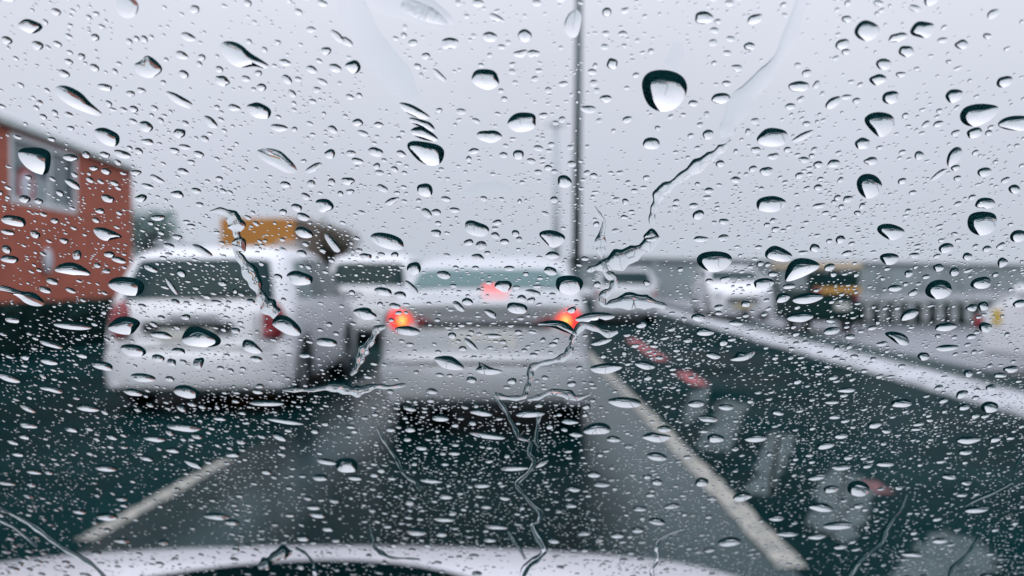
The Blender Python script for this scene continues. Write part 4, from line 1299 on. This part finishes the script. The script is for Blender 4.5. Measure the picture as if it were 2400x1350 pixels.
# --- trickles: winding ribbons of water
def trickle(name, pts, label, k=.5, n=7, wob=.15, group=None, hmax=None, seed=1):
    """pts: (px, py, half width in px across the ribbon)"""
    q = random.Random(seed)
    p = crom([Vector((a, b, c_)) for a, b, c_ in pts], n)
    m = len(p)
    cen = [to_pane(v_.x, v_.y) for v_ in p]
    nt_ = 10
    v, f = [], []
    org = wpt(cen[m // 2].x, cen[m // 2].y, 0)
    off = 0.0
    rows = []
    for i in range(m):
        a, b = p[max(0, i - 1)], p[min(m - 1, i + 1)]
        d = Vector((b.x - a.x, b.y - a.y)); d = d.normalized() if d.length > 1e-6 else Vector((1, 0))
        nn = Vector((-d.y, d.x))
        hw = max(.4, p[i].z * (1 + wob * 1.6 * (math.sin(i * .31 + seed) + .6 * math.sin(i * .83 + 2 * seed)) + q.uniform(-wob, wob) * .25))
        l, r_ = to_pane(p[i].x + nn.x * hw, p[i].y + nn.y * hw), to_pane(p[i].x - nn.x * hw, p[i].y - nn.y * hw)
        mid = (l + r_) / 2
        H = .74 * k * (l - r_).length / 2
        if hmax: H = min(H, hmax)
        rows.append((l, r_, H))
        mark(p[i].x, p[i].y, hw, hw)
    W = lambda p_, z: wpt(p_.x, p_.y, GAP + z) - org
    for (l, r_, H) in rows:
        for j in range(nt_ + 1):
            t = -math.cos(math.pi * j / nt_)
            v.append(W(l.lerp(r_, (t + 1) / 2), H * (1 - t * t)))
    for i in range(m - 1):
        for j in range(nt_):
            f.append((i * (nt_ + 1) + j, i * (nt_ + 1) + j + 1, (i + 1) * (nt_ + 1) + j + 1, (i + 1) * (nt_ + 1) + j))
    b = len(v)
    for (l, r_, H) in rows: v += [W(l, 0), W(r_, 0)]
    for i in range(m - 1): f.append((b + 2 * i, b + 2 * i + 2, b + 2 * i + 3, b + 2 * i + 1))
    me = pymesh(name, v, f, True)
    bm = bmesh.new(); bm.from_mesh(me)
    # turn so that the dome faces outwards
    up = sum((fc.normal.dot(PN) * fc.calc_area() for fc in bm.faces if min(v_.index for v_ in fc.verts) < b), 0.0)
    for fc in bm.faces:
        isb = fc.verts[0].index >= b
        want = -1 if isb else 1
        if (fc.normal.dot(PN) if isb else up) * want < 0: fc.normal_flip()
    bm.to_mesh(me); bm.free()
    me.polygons.foreach_set("use_smooth", [True] * len(me.polygons))
    me.materials.append(water)
    o = obj(name, me); o.location = org
    tag(o, label, "water trickle", group)
    return o

TR = "trickles of rain on the windscreen"
trickle("trickle", [(492, 497, 2), (515, 494, 7), (540, 505, 16), (553, 528, 17), (554, 548, 9), (558, 560, 13), (560, 578, 15), (555, 592, 10), (572, 618, 14), (592, 650, 15), (604, 678, 13), (616, 702, 14), (632, 722, 16), (650, 738, 14)],
        "wide trickle running from the ochre block down to the estate's tail light", .55, group=TR)
trickle("trickle", [(1896, -60, 8), (1850, 90, 16), (1800, 170, 20), (1740, 235, 22), (1706, 300, 20), (1702, 330, 14), (1706, 338, 4)],
        "faint broad upper run of the winding trickle, right of the lamp post", .38, group=TR, hmax=.00042)
trickle("trickle", [(1704, 340, 3), (1690, 350, 10), (1668, 366, 13), (1640, 386, 13), (1606, 410, 12), (1572, 434, 13), (1548, 452, 12), (1538, 474, 10), (1530, 500, 9), (1527, 526, 4)],
        "dark lower run of the winding trickle, right of the lamp post", .82, group=TR)
trickle("trickle", [(1546, 556, 4), (1520, 574, 15), (1490, 592, 20), (1455, 608, 20), (1420, 622, 16), (1390, 630, 9), (1376, 636, 3)],
        "broad dark trickle slanting down to the saloon's roof corner", .60, group=TR)
trickle("trickle", [(1393, 485, 2), (1405, 505, 5), (1416, 520, 4), (1408, 560, 9), (1408, 585, 12), (1412, 606, 5), (1422, 640, 7), (1440, 655, 10), (1432, 680, 9), (1412, 696, 8), (1418, 716, 7), (1440, 712, 12), (1480, 706, 16), (1520, 710, 17), (1556, 718, 6), (1562, 720, 2)],
        "crooked trickle hooking right beside the grey hatchback", .55, group=TR)
trickle("trickle", [(1448, 778, 3), (1425, 782, 10), (1395, 770, 9), (1365, 764, 8), (1345, 790, 9), (1338, 815, 9), (1326, 835, 8), (1300, 846, 7), (1265, 854, 7), (1245, 866, 7), (1242, 890, 8), (1234, 915, 7), (1228, 930, 5), (1205, 934, 7), (1170, 930, 7), (1160, 922, 3)],
        "hooked trickle over the saloon's boot below its brake light", .55, group=TR)
trickle("trickle", [(1160, 928, 3), (1180, 955, 6), (1195, 985, 5), (1207, 1006, 5), (1216, 1026, 5), (1243, 1037, 4), (1240, 1062, 5), (1251, 1084, 6), (1238, 1108, 5), (1212, 1134, 5), (1224, 1156, 5), (1246, 1182, 6), (1266, 1202, 6), (1262, 1222, 4), (1248, 1232, 5), (1262, 1262, 7), (1276, 1290, 8), (1262, 1308, 7), (1234, 1330, 8), (1222, 1362, 7)],
        "long zigzag trickle from the saloon's bumper to the bonnet", .42, group=TR)
trickle("trickle", [(1268, 966, 6), (1262, 985, 5), (1258, 1010, 4), (1256, 1034, 4), (1262, 1050, 3)],
        "short trickle in the saloon's shadow beside the zigzag one", .42, group=TR)
trickle("trickle", [(902, 766, 3), (882, 774, 9), (872, 796, 10), (856, 816, 10), (846, 838, 12), (836, 862, 8), (822, 880, 3)],
        "short broken trickle between the estate and the saloon's lit lamp", .55, group=TR)
trickle("trickle", [(662, 915, 2), (690, 914, 6), (730, 914, 6), (770, 908, 7), (800, 910, 14), (830, 918, 15), (852, 914, 8), (880, 906, 7), (915, 908, 6), (950, 902, 3)],
        "flat trickle lying across the gap between the two cars' bumpers", .50, group=TR)
trickle("trickle", [(1236, 938, 2), (1262, 932, 6), (1292, 920, 8), (1330, 925, 9), (1352, 934, 7), (1385, 925, 2)],
        "small wavy trickle over the saloon's bumper below the hooked one", .5, group=TR)
trickle("trickle", [(884, 1005, 2), (900, 1034, 4), (915, 1056, 4), (930, 1078, 4), (942, 1104, 4), (955, 1120, 4), (975, 1132, 4), (985, 1152, 3)],
        "thin trickle along the far edge of the saloon's shadow", .42, group=TR)
trickle("trickle", [(-60, 1165, 4), (0, 1193, 5), (40, 1212, 5), (82, 1236, 6), (115, 1262, 6), (145, 1284, 6), (190, 1308, 5), (225, 1332, 5), (256, 1366, 5)],
        "long straight trickle across the corner of the bonnet, upper of two", .40, group=TR)
trickle("trickle", [(-40, 1206, 3), (12, 1226, 4), (50, 1250, 4), (85, 1282, 3)],
        "short straight trickle in the corner, lower of two", .40, group=TR)
trickle("trickle", [(1605, 1243, 3), (1575, 1252, 4), (1545, 1268, 4), (1538, 1292, 4), (1540, 1315, 5), (1528, 1336, 5), (1532, 1362, 4)],
        "thin trickle dropping onto the bonnet left of the lane line", .42, group=TR)
trickle("trickle", [(2124, 1160, 3), (2112, 1192, 4), (2090, 1222, 5), (2076, 1246, 6), (2066, 1272, 6), (2036, 1298, 6), (2010, 1322, 6), (1988, 1356, 6)],
        "slanting trickle between the two nearest hatch stripes", .42, group=TR)
trickle("trickle", [(2400, 1062, 3), (2384, 1090, 3), (2372, 1130, 3), (2330, 1155, 3), (2290, 1172, 4), (2262, 1188, 2)],
        "faint trickle over the dark road at the right edge", .36, group=TR)
trickle("trickle", [(2292, 1262, 3), (2280, 1282, 4), (2258, 1310, 5), (2236, 1330, 5), (2222, 1362, 5)],
        "short trickle over the nearest hatch stripe", .42, group=TR)
trickle("trickle", [(866, 1236, 3), (872, 1262, 4), (876, 1282, 4), (892, 1296, 5), (916, 1308, 4), (950, 1310, 3), (984, 1312, 2)],
        "forked trickle turning along the bonnet edge below the wet lane", .45, group=TR)
trickle("trickle", [(692, 1286, 3), (712, 1296, 4), (730, 1314, 4), (738, 1336, 4), (736, 1362, 3)],
        "short curved trickle on the white bonnet", .42, group=TR)
trickle("trickle", [(1192, 1246, 3), (1204, 1268, 4), (1218, 1288, 4), (1232, 1312, 3)],
        "small trickle beside the foot of the zigzag one", .42, group=TR)
trickle("trickle", [(604, 1330, 4), (622, 1322, 14), (640, 1308, 12), (660, 1298, 13), (684, 1296, 5)],
        "dark blob of running water on the white bonnet", .75, group=TR)
# broad thin films where the water has run off
for pts, lab in (
    ([(800, -60, 20), (835, 40, 34), (880, 120, 38), (925, 175, 34), (962, 228, 22), (972, 240, 8)], "wide faint film of water running down to the drip of stacked drops"),
    ([(860, -10, 20), (920, 10, 30), (1000, 40, 26), (1050, 66, 10)], "wide faint film of water at the top edge left of the lamp post"),
    ([(1590, 100, 10), (1585, 130, 18), (1570, 156, 20)], "faint film of water just above the big round drop"),
    ([(1090, 455, 6), (1120, 445, 14), (1160, 440, 16), (1200, 448, 8)], "small faint film of water left of the far mast"),
):
    trickle("water_film", pts, lab, .11 if pts[0][0] < 900 else .06, group="thin films of water on the windscreen", wob=.05)

# --- fine spray: thousands of tiny drops nobody could count
def unit_cap(na, nr):
    v, f = [], []
    for r_ in range(nr):
        s = math.cos(math.pi / 2 * r_ / nr)
        for i in range(na):
            a = 2 * math.pi * i / na
            v.append((s * math.cos(a), s * math.sin(a), 1 - s * s))
    v.append((0, 0, 1)); top = len(v) - 1
    for r_ in range(nr - 1):
        for i in range(na):
            j = (i + 1) % na
            f.append((r_ * na + i, r_ * na + j, (r_ + 1) * na + j, (r_ + 1) * na + i))
    for i in range(na): f.append(((nr - 1) * na + i, (nr - 1) * na + (i + 1) % na, top))
    b = len(v)
    for i in range(na):
        a = 2 * math.pi * i / na
        v.append((math.cos(a), math.sin(a), 0))
    v.append((0, 0, 0))
    for i in range(na): f.append((b + (i + 1) % na, b + i, b + na))
    return np.array(v), f
UV, UF = unit_cap(12, 4)
q = random.Random(77)
allv, allf = [np.array(spray_v)] if spray_v else [], list(spray_f)
nv = len(spray_v)
def add_tiny(x, y, w, tilt, asp, k):
    global nv
    c = to_pane(x, y)
    ex = to_pane(x + w / 2, y)
    rx = (ex - c).length
    ry = rx / asp
    ct, st = math.cos(-tilt), math.sin(-tilt)
    H = k * min(rx, ry)
    am, ph = q.uniform(0, .16), q.uniform(0, 6.3)
    th = np.arctan2(UV[:, 1], UV[:, 0])
    wob = 1 + am * np.cos(2 * th + ph) + .5 * am * np.cos(3 * th + 2 * ph)
    u, w_ = UV[:, 0] * rx * wob, UV[:, 1] * ry * wob
    w_ = w_ - .22 * ry * UV[:, 2]
    A = c.x + u * ct - w_ * st
    B = c.y + u * st + w_ * ct
    Z = GAP + UV[:, 2] * H
    pts = np.array(P0)[None] + A[:, None] * np.array((1., 0, 0))[None] + B[:, None] * np.array(PU)[None] + Z[:, None] * np.array(PN)[None]
    allv.append(pts)
    allf.extend(tuple(j + nv for j in f_[::-1]) for f_ in UF)
    nv += len(UV)
def spray(n, lo, hi, box):
    made = tries = 0
    while made < n and tries < n * 6:
        tries += 1
        x, y = q.uniform(box[0], box[2]), q.uniform(box[1], box[3])
        yy = min(max(y, 0), 1350)
        # thinner high up, denser low and to the sides
        dens = .38 + .62 * min(1, max(0, (yy - 120) / 560))
        dens *= .62 + .38 * math.sin(x / 118 + 2.2 * math.sin(y / 151)) * math.sin(y / 93 + 1.7 * math.sin(x / 205))
        if 1395 < x < 1500 and 900 < y < 1250: dens *= .5
        if q.random() > dens: continue
        w = lo + min(q.expovariate(1 / ((hi - lo) * .28)), hi - lo)
        fs = .86 - .44 * yy / 1350
        asp = q.uniform(.95, 1.7)
        h = w / asp * fs
        tilt = R((24 - 38 * min(max(x, 0), 2400) / 2400) * (1 - .55 * yy / 1350) + q.uniform(-14, 14))
        if mark(x, y, w / 2, h / 2, tilt, 1.05, True): continue
        mark(x, y, w / 2, h / 2, tilt, 1.0)
        add_tiny(x, y, w, tilt, asp, q.uniform(.46, .76))
        made += 1
spray(900, 14, 26, (0, 0, 2400, 1350))
spray(5200, 5, 15, (0, 0, 2400, 1350))
spray(3400, 3.5, 8, (0, 420, 2400, 1350))
spray(2400, 3.5, 9, (1440, 760, 2400, 1350))
spray(1000, 3.5, 8, (0, 700, 850, 1200))
spray(800, 3.5, 8, (850, 930, 1440, 1300))
for bx in ((-700, -350, 0, 1700), (2400, -350, 3100, 1700), (0, -350, 2400, 0), (0, 1350, 2400, 1700)):
    ar = (bx[2] - bx[0]) * (bx[3] - bx[1]) / (2400 * 1350)
    spray(int(1100 * ar), 14, 50, bx)
    spray(int(2600 * ar), 6, 16, bx)
# thinner scatter over the rest of the pane, one drop to each cell of a jittered grid
UV2, UF2 = unit_cap(9, 3)
UF2 = [t_ for f_ in UF2 for t_ in ((f_[0], f_[i], f_[i + 1]) for i in range(1, len(f_) - 1))]
CRT = CR.transposed()
def seen_zone(a, b):
    c_ = CRT @ (wpt(a, b, 0) - CAM)
    if c_.z > -.01: return False
    return -690 < CX + FPX * c_.x / -c_.z < 3090 and -340 < CY - FPX * c_.y / -c_.z < 1690
CS = .0052
far = []
bb_ = BB + .03
while bb_ < BT - .01:
    hwid = .69 - (bb_ - BB) * .125
    aa = -hwid
    while aa < hwid:
        ax, bx_ = aa + OX + q.uniform(.1, .9) * CS, bb_ + q.uniform(.1, .9) * CS
        if not seen_zone(ax, bx_) and q.random() < .8:
            far.append((ax, bx_, min(.0003 + q.expovariate(1 / .00045), .0024)))
        aa += CS
    bb_ += CS
F3 = np.array([t_ for f_ in allf for t_ in ((f_[0], f_[i], f_[i + 1]) for i in range(1, len(f_) - 1))], dtype=np.int64)
fa = np.array(far)
n2 = len(UV2)
asp = np.random.default_rng(5).uniform(.6, 1.05, len(fa))
A = fa[:, 0, None] + UV2[None, :, 0] * fa[:, 2, None]
B = fa[:, 1, None] + UV2[None, :, 1] * fa[:, 2, None] * asp[:, None] - .2 * fa[:, 2, None] * UV2[None, :, 2]
Z = GAP + UV2[None, :, 2] * fa[:, 2, None] * .52
V2 = np.array(P0)[None, None] + A[..., None] * np.array((1., 0, 0)) + B[..., None] * np.array(PU) + Z[..., None] * np.array(PN)
V = np.concatenate(allv + [V2.reshape(-1, 3)])
base = sum(len(a_) for a_ in allv)
F2 = (np.array(UF2)[None, :, ::-1] + (base + np.arange(len(fa)) * n2)[:, None, None]).reshape(-1, 3)
F = np.concatenate([F3, F2])
me = bpy.data.meshes.new("fine_raindrops")
me.vertices.add(len(V)); me.vertices.foreach_set("co", V.astype(np.float32).ravel())
me.loops.add(F.size); me.loops.foreach_set("vertex_index", F.astype(np.int32).ravel())
me.polygons.add(len(F)); me.polygons.foreach_set("loop_start", np.arange(0, F.size, 3, dtype=np.int32))
me.update(calc_edges=True)
me.polygons.foreach_set("use_smooth", np.ones(len(F), dtype=bool))
me.materials.append(water)
tag(obj("fine_raindrops", me), "countless fine raindrops scattered over the whole windscreen", "raindrops", kind="stuff")
